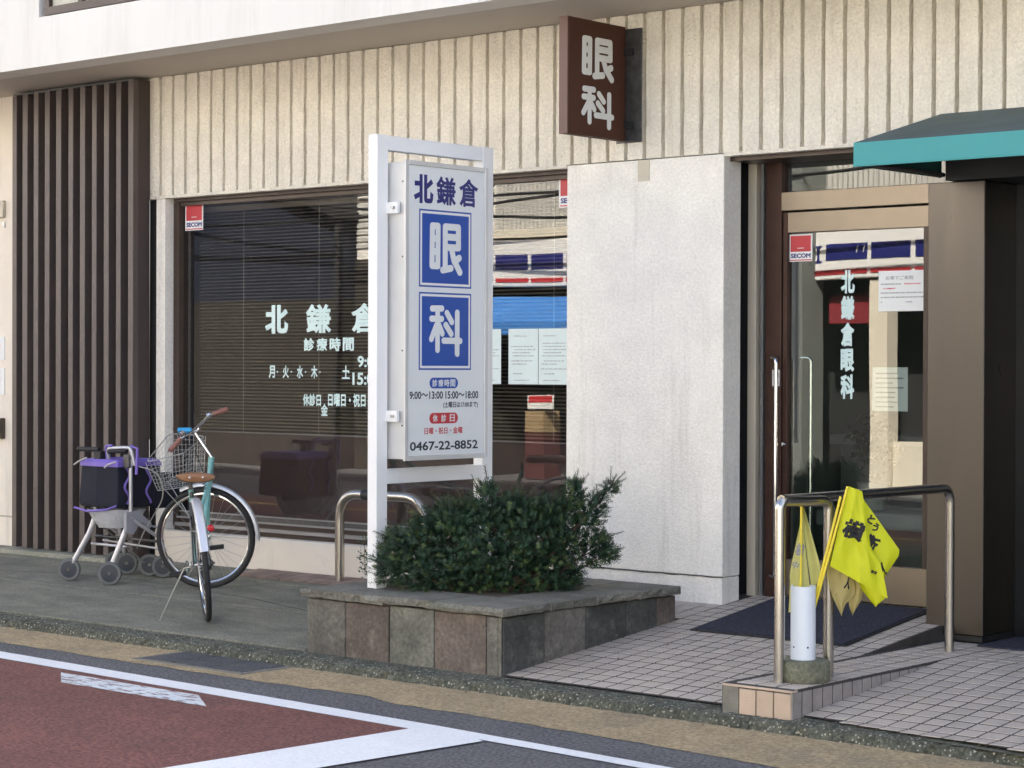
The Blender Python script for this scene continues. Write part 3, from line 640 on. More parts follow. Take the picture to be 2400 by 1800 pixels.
# steel pillar and the neighbouring shop front under the awning
pil = thing('steel_pillar', (-5.33,-.55,.12), 'wide brushed stainless steel pillar between the clinic door and the dark shop front', 'pillar')
one('cladding', M['steel'], pil, b=(-5.495,-5.17,-.80,-.33,.150,2.472), bevel=.004); one('foot', M['black'], pil, b=(-5.485,-5.18,-.785,-.34,.118,.150))
sh = thing('dark_shop_front', (-4,-.4,.12), 'dark glazed shop front with black ribbed shutter right of the steel pillar', 'shop front')
one('side_panel', M['dark_gloss'], sh, b=(-5.169,-5.02,-.46,-.40,.12,2.50)); 
mb = MB()
for k in range(44):
    xx = -5.018+k*.034; mb.box(xx,xx+.026,-.47,-.44,.13,2.50)
mb.build('shutter_ribs', M['dark_gloss'], sh); one('back_panel', M['dark_gloss'], sh, b=(-5.02,1.0,-.439,-.40,.12,2.50)); one('header', M['black'], sh, b=(-5.36,1.0,-.86,-.41,2.475,2.66))
one('wall', M['black'], sh, b=(-5.17,12,-.39,-.3,0,2.72))
m2 = thing('shop_mat', (-4.4,-1,.12), 'grey ribbed mat before the dark shop front at the right edge', 'mat')
one('pile', M['mat'], m2, b=(-5.12,-3.0,-.95,-.5,.1205,.13))
aw = thing('teal_awning', (-4,-.8,2.5), 'teal canvas awning with sooty grey top over the dark shop front', 'awning')
FX, FY = -5.42, -1.651
# canvas as thin sheets with real thickness
MB().prism([(FX,FY,2.607),(2,FY,2.607),(2,-.80,2.826),(FX,-.80,2.826)], (0,0,-.004)).build('canvas_top', M['canvas_top'], aw)
MB().box(FX,2,FY-.004,FY,2.496,2.6065).build('front_valance', M['canvas'], aw, bevel=.0015)
MB().prism([(FX,FY+.001,2.496),(FX,FY+.001,2.602),(FX,-.801,2.820),(FX,-.801,2.496)], (.004,0,0)).build('side_valance', M['canvas_in'], aw)
one('hem', M['canvas'], aw, b=(FX-.003,2,FY-.008,FY+.004,2.490,2.4955))
mb = MB(); mb.tube([(FX+.02,FY+.02,2.51),(2,FY+.02,2.51)], .012, 8); mb.tube([(FX+.02,FY+.02,2.51),(FX+.02,-.81,2.51)], .012, 8); mb.build('frame_tube', M['dull'], aw)

# brown slatted screen at the left
sc = thing('slatted_screen', (-12.4,-.9,.15), 'tall dark brown screen of vertical slats left of the shop window', 'screen')
sx = [(-13.123,-13.07),(-12.999,-12.938),(-12.863,-12.807),(-12.729,-12.673),(-12.596,-12.536),(-12.45,-12.396),(-12.316,-12.258),(-12.179,-12.126),(-12.043,-11.987),(-11.905,-11.853),(-11.772,-11.716)]
for a, b_ in sx[:-1]: one('slat', M['brown_slat'], sc, b=(a,b_,-.955,-.845,.158,3.52), bevel=.002)
one('slat', M['brown_slat'], sc, b=(sx[-1][0],sx[-1][1],-.955,-.905,.158,3.52), bevel=.002); one('end_panel', M['brown_side'], sc, b=(-11.760,-11.7175,-.904,-.804,.14,3.53))
one('back_panel', M['black'], sc, b=(-13.12,-11.762,-.843,-.803,.15,3.53)); one('top_track', M['dull'], sc, b=(-13.12,-11.72,-.95,-.85,3.522,3.535)); one('side_gap', M['black'], sc, b=(-11.75,-11.645,-.775,-.70,.10,2.69))
one('screen_ledge', M['ledge'], bd, b=(-13.18,-11.70,-1.065,-.79,-.05,.150), bevel=.008)
# fittings on the left wall
mbx = thing('meter_box', (-13.45,-.81,2.7), 'small grey box high on the cream wall at the left edge', 'box'); one('case', M['beige_al'], mbx, b=(-13.60,-13.415,-.83,-.801,2.636,2.766), bevel=.004); one('plug', M['alu'], mbx, b=(-13.44,-13.42,-.81,-.801,2.56,2.60))
for z0, z1, lab in ((1.55,1.727,'upper white notice on the wall left of the slatted screen'),(1.287,1.49,'lower white notice on the wall left of the slatted screen')):
    t_ = thing('wall_notice', (-13.5,-.805,z0), lab, 'notice'); one('sheet', M['paper'], t_, b=(-13.62,-13.424,-.806,-.801,z0,z1)); one('printed_mark', M['print_red'], t_, b=(-13.54,-13.48,-.8075,-.8062,z0+.09,z0+.12))
ic = thing('intercom', (-13.45,-.81,1.0), 'grey metal intercom box on the cream wall left of the slatted screen', 'intercom'); one('case', M['steel'], ic, b=(-13.58,-13.417,-.84,-.801,.952,1.109), bevel=.005); one('cover', M['alu'], ic, b=(-13.565,-13.43,-.848,-.841,.975,1.09), bevel=.003)
one('wall_groove', M['groove'], bd, b=(-40,-13.13,-.8025,-.8005,.355,.367))

# ---------------- projecting brown sign ----------------
ps_ = thing('projecting_sign', (-7.46,-.8,3.15), 'brown board sign with two pale characters projecting from the ribbed wall', 'sign')
one('board', M['brown_sign'], ps_, b=(-7.52,-7.462,-1.336,-.815,2.822,3.478), bevel=.002)
one('edge', M['brown_edge'], ps_, b=(-7.521,-7.461,-1.345,-1.3362,2.821,3.479))
one('face_panel', M['brown_sign'], ps_, b=(-7.4615,-7.457,-1.330,-.82,2.828,3.472), bevel=.001)
glyph('lettering', 'me', (-7.457,-1.077,3.262), (0,1,0), .30, .235, M['grey_letter'], ps_, (1,0,0))
glyph('lettering', 'ka', (-7.457,-1.077,2.985), (0,1,0), .30, .225, M['grey_letter'], ps_, (1,0,0))
one('wall_plate', M['dull'], ps_, b=(-7.53,-7.345,-.812,-.804,2.809,3.465), bevel=.002)
for z in (2.91,3.33): one('bracket_arm', M['black'], ps_, b=(-7.46,-7.40,-.835,-.813,z-.02,z+.02))

# ---------------- white framed street sign ----------------
ws = thing('framed_sign', (-7.9,-2,.335), 'tall white steel frame holding an eye clinic light box above the stone planter', 'sign')
one('post', M['sign_white'], ws, b=(-7.928,-7.86,-2.450,-2.366,.325,2.750), bevel=.003); one('post', M['sign_white'], ws, b=(-7.928,-7.86,-1.600,-1.512,.325,2.750), bevel=.003)
one('top_beam', M['sign_white'], ws, b=(-7.926,-7.862,-2.3655,-1.6005,2.671,2.748), bevel=.003); one('lower_beam', M['sign_white'], ws, b=(-7.926,-7.862,-2.3655,-1.6005,.886,.964), bevel=.003)
bx = one('light_box', M['sign_alu'], ws, b=(-7.905,-7.752,-2.352,-1.70,1.020,2.606), bevel=.003)
XF = -7.742
for (a, b_, c, d) in ((-2.362,-2.335,1.012,2.615),(-1.722,-1.695,1.012,2.615)): one('box_frame', M['sign_alu'], bx, b=(-7.7515,XF+.006,a,b_,c,d), bevel=.002)
for (c, d) in ((2.590,2.615),(1.012,1.037)): one('box_frame', M['sign_alu'], bx, b=(-7.7515,XF+.006,-2.3345,-1.7225,c,d), bevel=.002)
one('sign_face', M['sign_face'], bx, b=(-7.7515,XF,-2.334,-1.723,1.038,2.589))
for z in (2.36,1.25):
    for ya in (-2.385,-1.70):
        cl = one('clamp', M['sign_white'], ws, b=(-7.860,-7.775,ya,ya+.022,z-.03,z+.03), bevel=.002)
        MB().cyl((-7.80,ya-.016,z),(-7.80,ya+.03,z),.009,n=10).build('bolt', M['alu'], cl)
for z in (2.5,2.1,1.6,1.2): MB().cyl((-7.765,-2.3525,z),(-7.765,-2.355,z),.005,n=8).build('screw', M['dull'], bx)
def st_(body, y0, y1, z0, z1, m, bold=.02, th=.0008, off=0): return lettering('lettering', body, (XF+off,(y0+y1)/2,(z0+z1)/2), (0,1,0), y1-y0, z1-z0, m, ws, bold, (1,0,0), th)
for ch, a, b_ in (('北',-2.293,-2.139),('鎌',-2.115,-1.958),('倉',-1.933,-1.775)): st_(ch, a, b_, 2.390, 2.545, M['navy'], .045 if ch == '北' else .026)
def bluebox(z0, z1, key):
    one('print_border', M['blue'], ws, b=(XF+.0001,XF+.0004,-2.250,-1.831,z0,z1)); one('print_border', M['white'], ws, b=(XF+.0005,XF+.0008,-2.241,-1.840,z0+.009,z1-.009)); one('print_panel', M['blue'], ws, b=(XF+.0009,XF+.0012,-2.228,-1.853,z0+.022,z1-.022))
    glyph('lettering', key, (XF+.0012,-2.039,(z0+z1)/2), (0,1,0), .265, .275, M['sign_face'], ws, (1,0,0))
bluebox(1.943, 2.360, 'me'); bluebox(1.497, 1.915, 'ka')
def pill(zc, m, txt, sp):
    h = .029; mb = MB(); poly = []
    for k in range(13): t = -math.pi/2+math.pi*k/12; poly.append((XF+.0001,-1.966+h*math.cos(t),zc+h*math.sin(t)))
    for k in range(13): t = math.pi/2+math.pi*k/12; poly.append((XF+.0001,-2.136+h*math.cos(t),zc+h*math.sin(t)))
    mb.prism(poly, (.0005,0,0)).build('print_pill', m, ws)
    n = len(txt)
    for k, ch in enumerate(txt): c = -2.051+(k-(n-1)/2)*sp; st_(ch, c-.020, c+.020, zc-.020, zc+.020, M['sign_face'], .02, off=.0006)
pill(1.426, M['blue'], '診療時間', .048); pill(1.236, M['red'], '休診日', .068)
st_('9:00～13:00', -2.321, -2.058, 1.340, 1.382, M['ink'], .022); st_('15:00～18:00', -2.038, -1.770, 1.340, 1.382, M['ink'], .022)
st_('(土曜日は17:00まで)', -2.055, -1.773, 1.287, 1.325, M['ink'], .02)
st_('日曜・祝日・金曜', -2.204, -1.899, 1.150, 1.187, M['red'], .02); st_('0467-22-8852', -2.317, -1.772, 1.064, 1.113, M['ink'], .022)

# ---------------- stone planter ----------------
pn = thing('stone_planter', (-7.45,-1.97,0), 'low raised planter faced with brown and green slate slabs under the white sign', 'planter')
one('core', M['mortar'], pn, b=(-8.12,-6.795,-2.655,-1.26,-.05,.285))
fx = [-8.145,-7.868,-7.567,-7.243,-6.865,-6.785]
fx = [-8.145,-7.853,-7.537,-7.222,-6.872,-6.79]
for (a, b_), sm_ in zip(zip(fx[:-1], fx[1:]), ('stone_grey','stone_brown','stone_green','stone_brown','stone_grey')): one('stone', M[sm_], pn, b=(a+.003,b_-.003,-2.684-random.uniform(0,.005),-2.656,-.04,.288-random.uniform(0,.008)), bevel=.004)
ry = [-2.68,-2.36,-2.03,-1.69,-1.42,-1.25]
for (a, b_), sm_ in zip(zip(ry[:-1], ry[1:]), ('stone_dark_shade','stone_grey','stone_dark_shade','stone_dark_shade','stone_brown')): one('stone', M[sm_], pn, b=(-6.794,-6.768+random.uniform(0,.004),a+.003,b_-.003,-.04,.288-random.uniform(0,.008)), bevel=.004)
one('corner_strip', M['cap'], pn, b=(-6.789,-6.770,-2.690,-2.682,-.03,.285), bevel=.002)
for a, b_ in ((-2.65,-2.2),(-2.19,-1.7),(-1.69,-1.27)): one('stone', M['stone'], pn, b=(-8.148,-8.121,a,b_,-.04,.285), bevel=.004)
def rough_slab(x0, x1, y0, y1, z0, z1, sides):
    nx = max(3, int((x1-x0)/.045)); ny = max(3, int((y1-y0)/.045)); mb = MB(); per = []
    for i in range(nx): per.append((x0+(x1-x0)*i/nx, y0, 'f'))
    for i in range(ny): per.append((x1, y0+(y1-y0)*i/ny, 'r'))
    for i in range(nx): per.append((x1-(x1-x0)*i/nx, y1, 'b'))
    for i in range(ny): per.append((x0, y1-(y1-y0)*i/ny, 'l'))
    r0, r1, r2 = [], [], []
    for (x, y, s_) in per:
        j = .011 if s_ in sides else .001; jx = random.uniform(-j, j); jy = random.uniform(-j, j)
        r0.append((x+jx*.6, y+jy*.6, z0+random.uniform(0, j*.6))); r1.append((x+jx+(.005 if s_=='r' else 0), y+jy-(.005 if s_=='f' else 0), (z0+z1)/2+random.uniform(-j*.4, j*.4))); jx = random.uniform(-j,j)*.5; r2.append((x+jx, y+jx, z1-random.uniform(0, j*.3)))
    n = len(per); V = r0+r1+r2; F = [(i, (i+1)%n, n+(i+1)%n, n+i) for i in range(n)]+[(n+i, n+(i+1)%n, 2*n+(i+1)%n, 2*n+i) for i in range(n)]+[tuple(range(2*n,3*n)), tuple(range(n))[::-1]]
    return mb.add(V, F)
cx = [-8.165,-7.875,-7.555,-7.235,-6.735]
for k, (a, b_) in enumerate(zip(cx[:-1], cx[1:])):
    dz = random.uniform(-.006,.004); rough_slab(a+.002, b_-.002, -2.712, -2.34, .292+dz, .335+dz*.6, 'f'+('r' if k == 3 else '')).build('cap_stone', M['cap'], pn, auto=True)
cy = [-2.336,-1.98,-1.60,-1.245]
for a, b_ in zip(cy[:-1], cy[1:]): dz = random.uniform(-.004,.004); rough_slab(-7.10, -6.737, a+.002, b_-.002, .292+dz, .335+dz*.6, 'r').build('cap_stone', M['cap'], pn)
rough_slab(-8.165, -7.104, -1.56, -1.245, .292, .335, 'bl').build('cap_stone', M['cap'], pn); rough_slab(-8.165, -7.92, -2.334, -1.564, .292, .335, 'l').build('cap_stone', M['cap'], pn)
one('bed', M['soil'], pn, b=(-7.918,-7.103,-2.338,-1.563,.285,.325))

# ---------------- yew shrub ----------------
LOB = [(-7.777,-2.41,.448,.102),(-7.709,-2.351,.539,.126),(-7.64,-2.292,.426,.136),(-7.537,-2.204,.517,.159),(-7.573,-2.232,.665,.085),(-7.667,-2.314,.640,.058),(-7.45,-2.13,.404,.120),(-7.383,-2.071,.563,.170),(-7.402,-2.084,.767,.105),(-7.394,-2.077,.869,.045),(-7.299,-1.996,.735,.090),(-7.212,-1.923,.609,.160),(-7.244,-1.953,.428,.130),(-7.124,-1.85,.451,.136),(-7.091,-1.819,.632,.125),(-7.05,-1.782,.836,.060),(-7.051,-1.781,.893,.028),(-6.989,-1.73,.723,.078),(-6.955,-1.701,.800,.048),(-6.905,-1.655,.872,.032),(-6.97,-1.716,.542,.088),(-6.91,-1.665,.52,.046),(-7.347,-2.042,.378,.070),(-7.072,-1.806,.385,.060),(-7.196,-1.907,.75,.055),(-6.936,-1.687,.60,.034),(-7.27,-1.97,.765,.085),(-7.18,-1.90,.755,.085),(-7.10,-1.83,.765,.080),(-7.64,-2.285,.69,.075),(-7.76,-2.385,.58,.085),(-7.54,-2.20,.72,.10),(-7.47,-2.14,.70,.10)]
sb = thing('yew_shrub', (-7.35,-2.03,.33), 'dense dark green yew shrub spreading out of the stone planter', 'shrub')
rd = Vector((_rx.x,_rx.y,0)).normalized(); vd = Vector((_f.x,_f.y,0)).normalized()
tw = MB()
stem = Vector((-7.35,-2.03,.30))
for L_ in LOB:
    c = Vector(L_[:3]); mid = (stem+c)/2 + Vector((random.uniform(-.05,.05), random.uniform(-.05,.05), -.04))
    tw.tube([stem+Vector((random.uniform(-.04,.04),random.uniform(-.04,.04),0)), mid, c], [.014,.008,.003], 6)
tw.build('trunk', M['bark'], sb)
rg = random.Random(3)
lm = [MB(), MB(), MB()]
V_ = sum(l[3]**2 for l in LOB)
for L_ in LOB:
    c = Vector(L_[:3]); r_ = L_[3]
    n = int(7600*r_*r_/V_) + 24
    for _ in range(n):
        d = Vector((rg.gauss(0,1),rg.gauss(0,1),rg.gauss(0,1))).normalized(); q = rg.random()**.45
        p = c + Vector((d.x*r_*1.15, d.y*r_*1.15, d.z*r_))*q
        depth_extra = vd*rg.uniform(-.9,.9)*min(.22, r_*1.1); p = p + depth_extra
        if p.z < .34: p.z = .34+rg.random()*.02
        out = (p-Vector((stem.x,stem.y,.30))).normalized(); ax = (out*.6+d*.8+Vector((rg.uniform(-.7,.7),rg.uniform(-.7,.7),rg.uniform(-.3,.7)))).normalized()
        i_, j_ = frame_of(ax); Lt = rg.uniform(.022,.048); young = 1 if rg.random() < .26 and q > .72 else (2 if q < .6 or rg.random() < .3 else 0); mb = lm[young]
        for k in range(15):
            a = k*2.4+rg.random()*.5; s_ = k/15; base = p+ax*(Lt*s_); rad = i_*math.cos(a)+j_*math.sin(a)
            tip = base+(rad*.9+ax*.45).normalized()*rg.uniform(.010,.017); sd_ = ax.cross(rad).normalized()*.0030
            mb.add([base-sd_*.6, base+sd_*.6, tip+sd_*.5, tip-sd_*.5], [(0,1,2,3)])
for mb, m_ in zip(lm, (M['leaf'], M['leaf2'], M['leaf3'])):
    me = mb.mesh('foliage'); me.materials.append(m_); link(bpy.data.objects.new('foliage', me), sb)
mb = MB(); mt = MB()
for _ in range(60):
    L_ = LOB[rg.randrange(len(LOB))]; c = Vector(L_[:3]); d = (c-Vector((stem.x,stem.y,.25))).normalized()+Vector((rg.uniform(-.6,.6),rg.uniform(-.6,.6),rg.uniform(-.1,.7))); d.normalize()
    a = c+d*L_[3]*.6; Lw = L_[3]*.5+rg.uniform(.04,.09); e = a+d*Lw; mt.tube([a, a.lerp(e,.5)+Vector((0,0,.006)), e], [.0028,.002,.001], 4)
    i_, j_ = frame_of(d)
    for k in range(26):
        s_ = .25+.75*k/26; base = a.lerp(e, s_); t = k*2.4; rad = i_*math.cos(t)+j_*math.sin(t); tip = base+(rad*.85+d*.5).normalized()*rg.uniform(.011,.018); w_ = d.cross(rad).normalized()*.003
        mb.add([base-w_*.6, base+w_*.6, tip+w_*.5, tip-w_*.5], [(0,1,2,3)])
mt.build('twigs', M['bark'], sb)
me = mb.mesh('foliage'); me.materials.append(M['leaf2']); link(bpy.data.objects.new('foliage', me), sb)
# small sprig behind the left post
sp = thing('small_sprig', (-8.02,-2.38,.335), 'thin half-withered green sprig beside the white sign post', 'plant')
mb = MB(); mb.tube([(-7.99,-2.36,.33),(-8.01,-2.39,.45),(-8.0,-2.39,.62)], [.003,.002,.0015], 5); mb.build('stem', M['bark'], sp)
mb = MB()
for k in range(90):
    z = .37+.24*rg.random()**.8; p = Vector((-8.005,-2.392,z))+Vector((rg.gauss(0,.02),rg.gauss(0,.02),0)); d = Vector((rg.gauss(0,1),rg.gauss(0,1),rg.gauss(0,1))).normalized(); e = d.cross(Vector((rg.gauss(0,1),rg.gauss(0,1),rg.gauss(0,1)))).normalized()
    mb.add([p-d*.011,p+e*.005,p+d*.011,p-e*.005], [(0,1,2,3)])
mb.build('foliage', M['leaf'], sp)

# ---------------- steel hoop by the window ----------------
hp = thing('bike_hoop', (-9.3,-.96,.13), 'low stainless steel hoop barrier standing before the shop window', 'barrier')
mb = MB(); mb.tube(fillet([(-9.643,-.958,.10),(-9.643,-.958,.700),(-8.90,-.958,.700),(-8.90,-.958,.10)], .17, 9), .031, 16); mb.build('tube', M['tube_steel'], hp)
mb = MB(); mb.cyl((-9.43,-.958,.700),(-9.33,-.958,.700),.033,n=14); mb.build('black_band', M['black'], hp)

# ---------------- handrail ----------------
hr = thing('handrail', (-5.19,-2.6,.118), 'satin steel handrail with three posts on the tiled step beside the door', 'handrail')
mb = MB(); mb.tube(fillet([(-5.19,-2.63,.117),(-5.19,-2.63,.925),(-5.125,-2.33,.915),(-5.125,-2.33,.117)], .038, 6), .0245, 16); mb.build('front_hoop', M['tube_steel'], hr)
mb = MB(); mb.tube(fillet([(-5.19,-2.62,.929),(-5.135,-1.204,.928),(-5.135,-1.204,.117)], .075, 7), .0235, 16); mb.build('side_rail', M['tube_steel'], hr)

# ---------------- flag holder and flags ----------------
rc_ = Vector((-5.15,-2.50,.118))
fh = thing('flag_holder', rc_, 'white plastic pipe standing in a mossy round concrete foot', 'flag holder')
mb = MB(); mb.lathe([(.118,0),(.124,.01),(.122,.085),(.114,.096),(.06,.098)], rc_, 32); mb.build('concrete_foot', M['oldconc'], fh)
mb = MB(); mb.lathe([(.056,0),(.056,.335),(.052,.335),(.052,.02)], rc_+Vector((0,0,.09)), 28); mb.build('pipe', M['pvc'], fh)
for z, s_ in ((.155,.25),(.155,-.95)):
    pp = rc_ + Vector((0,0,z)) + (-vd*math.cos(s_)+rd*math.sin(s_))*.0565
    MB().cyl(pp, pp-(-vd*math.cos(s_)+rd*math.sin(s_))*.002, .0045, n=10).build('screw_hole', M['black'], fh)
FP = {'a0':(-5.022,-2.33,.986),'a1':(-4.976,-2.291,.963),'a_lowL':(-5.084,-2.388,.629),'a_lowM':(-5.01,-2.324,.592),'a_lowR':(-4.893,-2.225,.502),'foldmid':(-4.958,-2.277,.827),'fold2':(-4.945,-2.268,.71),'fold3':(-4.915,-2.242,.651),'fold4':(-4.898,-2.229,.557),'r1':(-4.835,-2.173,.687),'r2':(-4.896,-2.227,.561),'r3':(-4.971,-2.287,.933),'tail1':(-4.89,-2.222,.486),'tail2':(-4.925,-2.253,.443),'tail3':(-4.967,-2.289,.513),
 'b0':(-5.09,-2.393,.58),'b1':(-5.071,-2.378,.493),'b2':(-5.038,-2.351,.401),'b3':(-5.024,-2.338,.454),'b4':(-5.012,-2.327,.443),'b5':(-4.999,-2.317,.401),'b6':(-4.967,-2.289,.474),'b7':(-4.957,-2.28,.529),
 'c_top':(-5.175,-2.462,.897),'c_r':(-5.113,-2.412,.615),'c_l':(-5.22,-2.504,.587),'c_bl':(-5.221,-2.508,.418),'c_bm':(-5.199,-2.489,.438),'c_mid':(-5.143,-2.44,.52),'c_r2':(-5.126,-2.424,.552)}
def polyat(pts, t):
    P = [Vector(FP[p]) if isinstance(p, str) else Vector(p) for p in pts]; Ls = [(P[i+1]-P[i]).length for i in range(len(P)-1)]; T_ = t*sum(Ls)
    for i, l in enumerate(Ls):
        if T_ <= l or i == len(Ls)-1: return P[i].lerp(P[i+1], min(1, T_/l if l else 0))
        T_ -= l
def cloth(mb, left, right, dfun, n=14, m=14):
    """sheet between a left and a right edge line; dfun(s,t) pushes it away from the street"""
    V = []
    for j in range(m+1):
        t = j/m; a, b_ = polyat(left, t), polyat(right, t)
        for i in range(n+1):
            s_ = i/n; V.append(a.lerp(b_, s_)+vd*dfun(s_, t))
    F = [(j*(n+1)+i, j*(n+1)+i+1, (j+1)*(n+1)+i+1, (j+1)*(n+1)+i) for j in range(m) for i in range(n)]
    V2 = [v+vd*.0012 for v in V]; N_ = len(V); mb.add(V, F, True); mb.add(V2, [f[::-1] for f in F], True)
def snap(o, cl, off=.0012):
    from mathutils.bvhtree import BVHTree
    bvh = BVHTree.FromPolygons([v.co.copy() for v in cl.data.vertices], [tuple(p.vertices) for p in cl.data.polygons])
    n_ = len(o.data.vertices)
    for v in o.data.vertices:
        h = bvh.ray_cast(v.co-vd*.4, vd)
        if h[0] is not None: v.co = h[0]-vd*(off+max(0, v.co.dot(-vd)-o['plane'])*1.0)
def flag_text(body, c, wdt, hgt, rot, cl, parent, bold=.05, m=None):
    u = rd*math.cos(R(rot))+Vector((0,0,1))*math.sin(R(rot)); up = -rd*math.sin(R(rot))+Vector((0,0,1))*math.cos(R(rot))
    o = lettering('lettering', body, c, u, wdt, hgt, m or M['stencil'], None, bold, -vd, .0005, up); o['plane'] = Vector(c).dot(-vd)
    snap(o, cl); del o['plane']
    o.parent = parent; o.matrix_parent_inverse = Matrix.Translation(-wloc(parent)); return o
off = (rc_-Vector((-5.15,-2.45,.12)))*0
def pol(a, b_, r_, parent, m): mb = MB(); mb.tube([a, b_], r_, 10); return mb.build('pole', m, parent)
fa = thing('crossing_flag', (-5.14,-2.49,.25), 'bright fluorescent yellow crossing flag leaning right in the white pipe', 'flag', 'yellow crossing flags')
pb = Vector((-5.155,-2.50,.24))
pol(pb, Vector((-5.024,-2.335,.984)), .0062, fa, M['pole_y'])
mb = MB()
cloth(mb, ['a0','a_lowL'], ['a1','foldmid','fold2','fold3','fold4','tail1'], lambda s_, t: -.012*math.sin(s_*3.1)+.013*math.sin(s_*11+t*5)*t**.6+.006*math.sin(s_*23-t*7)*t-.030*s_*t)
cA = mb.build('cloth', M['flag'], fa)
mb = MB()
cloth(mb, ['r3','foldmid','fold2','fold3','fold4'], ['r3','r1','r2'], lambda s_, t: .02+.02*s_+.006*math.sin(s_*5+t*3))
cB = mb.build('cloth', M['flag'], fa)
mb = MB()
cloth(mb, [(-5.0,-2.32,.600),'tail3','tail2'], ['a_lowR','tail1','tail2'], lambda s_, t: .015+.012*math.sin(s_*6))
mb.build('cloth', M['flag'], fa)
flag_text('横', (-5.003,-2.32,.790), .098, .088, -20, cA, fa, .05)
flag_text('鎌倉', (-4.936,-2.26,.603), .034, .016, -20, cA, fa, .03)
flag_text('断', (-4.938,-2.262,.727), .060, .075, -35, cB, fa, .05)
flag_text('と', (-4.940,-2.262,.835), .032, .040, -35, cB, fa, .05); flag_text('う', (-4.925,-2.25,.800), .028, .040, -30, cB, fa, .05)
flag_text('人', (-4.900,-2.23,.612), .040, .062, 10, cB, fa, .06)
fb = thing('crossing_flag', (-5.15,-2.50,.25), 'faded buff crossing flag drooping in folds under the bright one', 'flag', 'yellow crossing flags')
pol(pb+Vector((-.012,.012,0)), Vector((-5.045,-2.36,.94)), .0062, fb, M['pole_y'])
mb = MB()
cloth(mb, [(-5.084,-2.388,.640),'b0','b1'], [(-5.04,-2.35,.61),(-5.032,-2.345,.50),'b1'], lambda s_, t: .035+.006*math.sin(s_*6), 8, 10)
cloth(mb, [(-5.045,-2.352,.62),'b1','b2'], [(-5.00,-2.317,.60),(-4.990,-2.309,.50),'b3','b2'], lambda s_, t: .025+.010*math.sin(s_*7+1), 10, 12)
cloth(mb, [(-5.01,-2.325,.60),'b4','b5'], [(-4.975,-2.296,.585),(-4.962,-2.284,.52),'b6','b5'], lambda s_, t: .042+.010*math.sin(s_*7), 10, 12)
cloth(mb, [(-5.0,-2.318,.60),(-4.99,-2.31,.52)], [(-4.957,-2.28,.57),'b7'], lambda s_, t: .030+.010*math.sin(s_*9), 8, 6)
cC = mb.build('cloth', M['flag_buff'], fb)
flag_text('人', (-5.020,-2.333,.550), .028, .060, -12, cC, fb, .06)
fc = thing('crossing_flag', (-5.15,-2.51,.25), 'pale yellow crossing flag hanging left of the white pipe', 'flag', 'yellow crossing flags')
pol(pb+Vector((-.01,-.006,0)), Vector((-5.182,-2.468,.897)), .0060, fc, M['pole_y'])
mb = MB()
cloth(mb, ['c_top','c_l',(-5.218,-2.50,.56),'c_bl'], ['c_top',(-5.172,-2.458,.75),(-5.150,-2.446,.52),(-5.185,-2.478,.44)], lambda s_, t: -.02*math.sin(s_*3)*t+.008*math.sin(s_*8+t*2), 12, 18)
cD = mb.build('cloth', M['flag_pale'], fc)
mb = MB()
cloth(mb, ['c_top',(-5.170,-2.457,.75),'c_mid'], ['c_top','c_r','c_r2'], lambda s_, t: .006+.008*math.sin(s_*5), 10, 14)
mb.build('cloth', M['flag_pale'], fc)
flag_text('横', (-5.186,-2.472,.700), .040, .056, -12, cD, fc, .045, M['print']); flag_text('中', (-5.203,-2.485,.632), .026, .034, -20, cD, fc, .03, M['print'])

# ---------------- bicycle ----------------
bk = thing('bicycle', (-9.35,-2.35,.026), 'pale teal city bicycle with tan saddle and wire basket parked on its side stand', 'bicycle')
f_ = Vector((-.755,.655,0)); lf = Vector((-.655,-.755,0)); zz = Vector((0,0,1))
up_ = (zz*math.cos(R(6))+lf*math.sin(R(6))).normalized()
Rc = Vector((-9.335,-2.335,.028)); RW = .335; FW = .326
Hr = Rc+up_*RW; Hf = Vector((-10.28,-1.53,.412))
fr2 = (f_*math.cos(R(4))+lf*math.sin(R(4))).normalized()
hw = (-rd*math.cos(R(8))+vd*math.sin(R(8))).normalized(); upw = (zz*math.cos(R(4))-vd*math.sin(R(4))).normalized()
def wheel(name, c, i, j, r_, parent):
    ax = i.cross(j).normalized()
    mb = MB(); mb.tube(arc(c, i, j, r_-.017, 0, 360, 56)[:-1], .017, 10, closed=True); wv = mb.build(name, M['tyre'], parent)
    mb = MB(); mb.tube(arc(c, i, j, r_-.038, 0, 360, 56)[:-1], .010, 8, closed=True); mb.build('rim', M['chrome'], wv)
    mb = MB(); mb.cyl(c-ax*.045, c+ax*.045, .017, n=14); mb.cyl(c-ax*.03, c-ax*.027, .026, n=14); mb.cyl(c+ax*.027, c+ax*.03, .026, n=14); mb.build('hub', M['chrome'], wv)
    mb = MB()
    for k in range(28):
        a = 2*math.pi*k/28; s_ = 1 if k % 2 else -1; a2 = a+(.9 if k % 4 < 2 else -.9)
        mb.cyl(c+ax*.028*s_+(i*math.cos(a2)+j*math.sin(a2))*.022, c+(i*math.cos(a)+j*math.sin(a))*(r_-.042), .0011, n=4)
    mb.build('spokes', M['spoke'], wv, kind='stuff')
    return wv
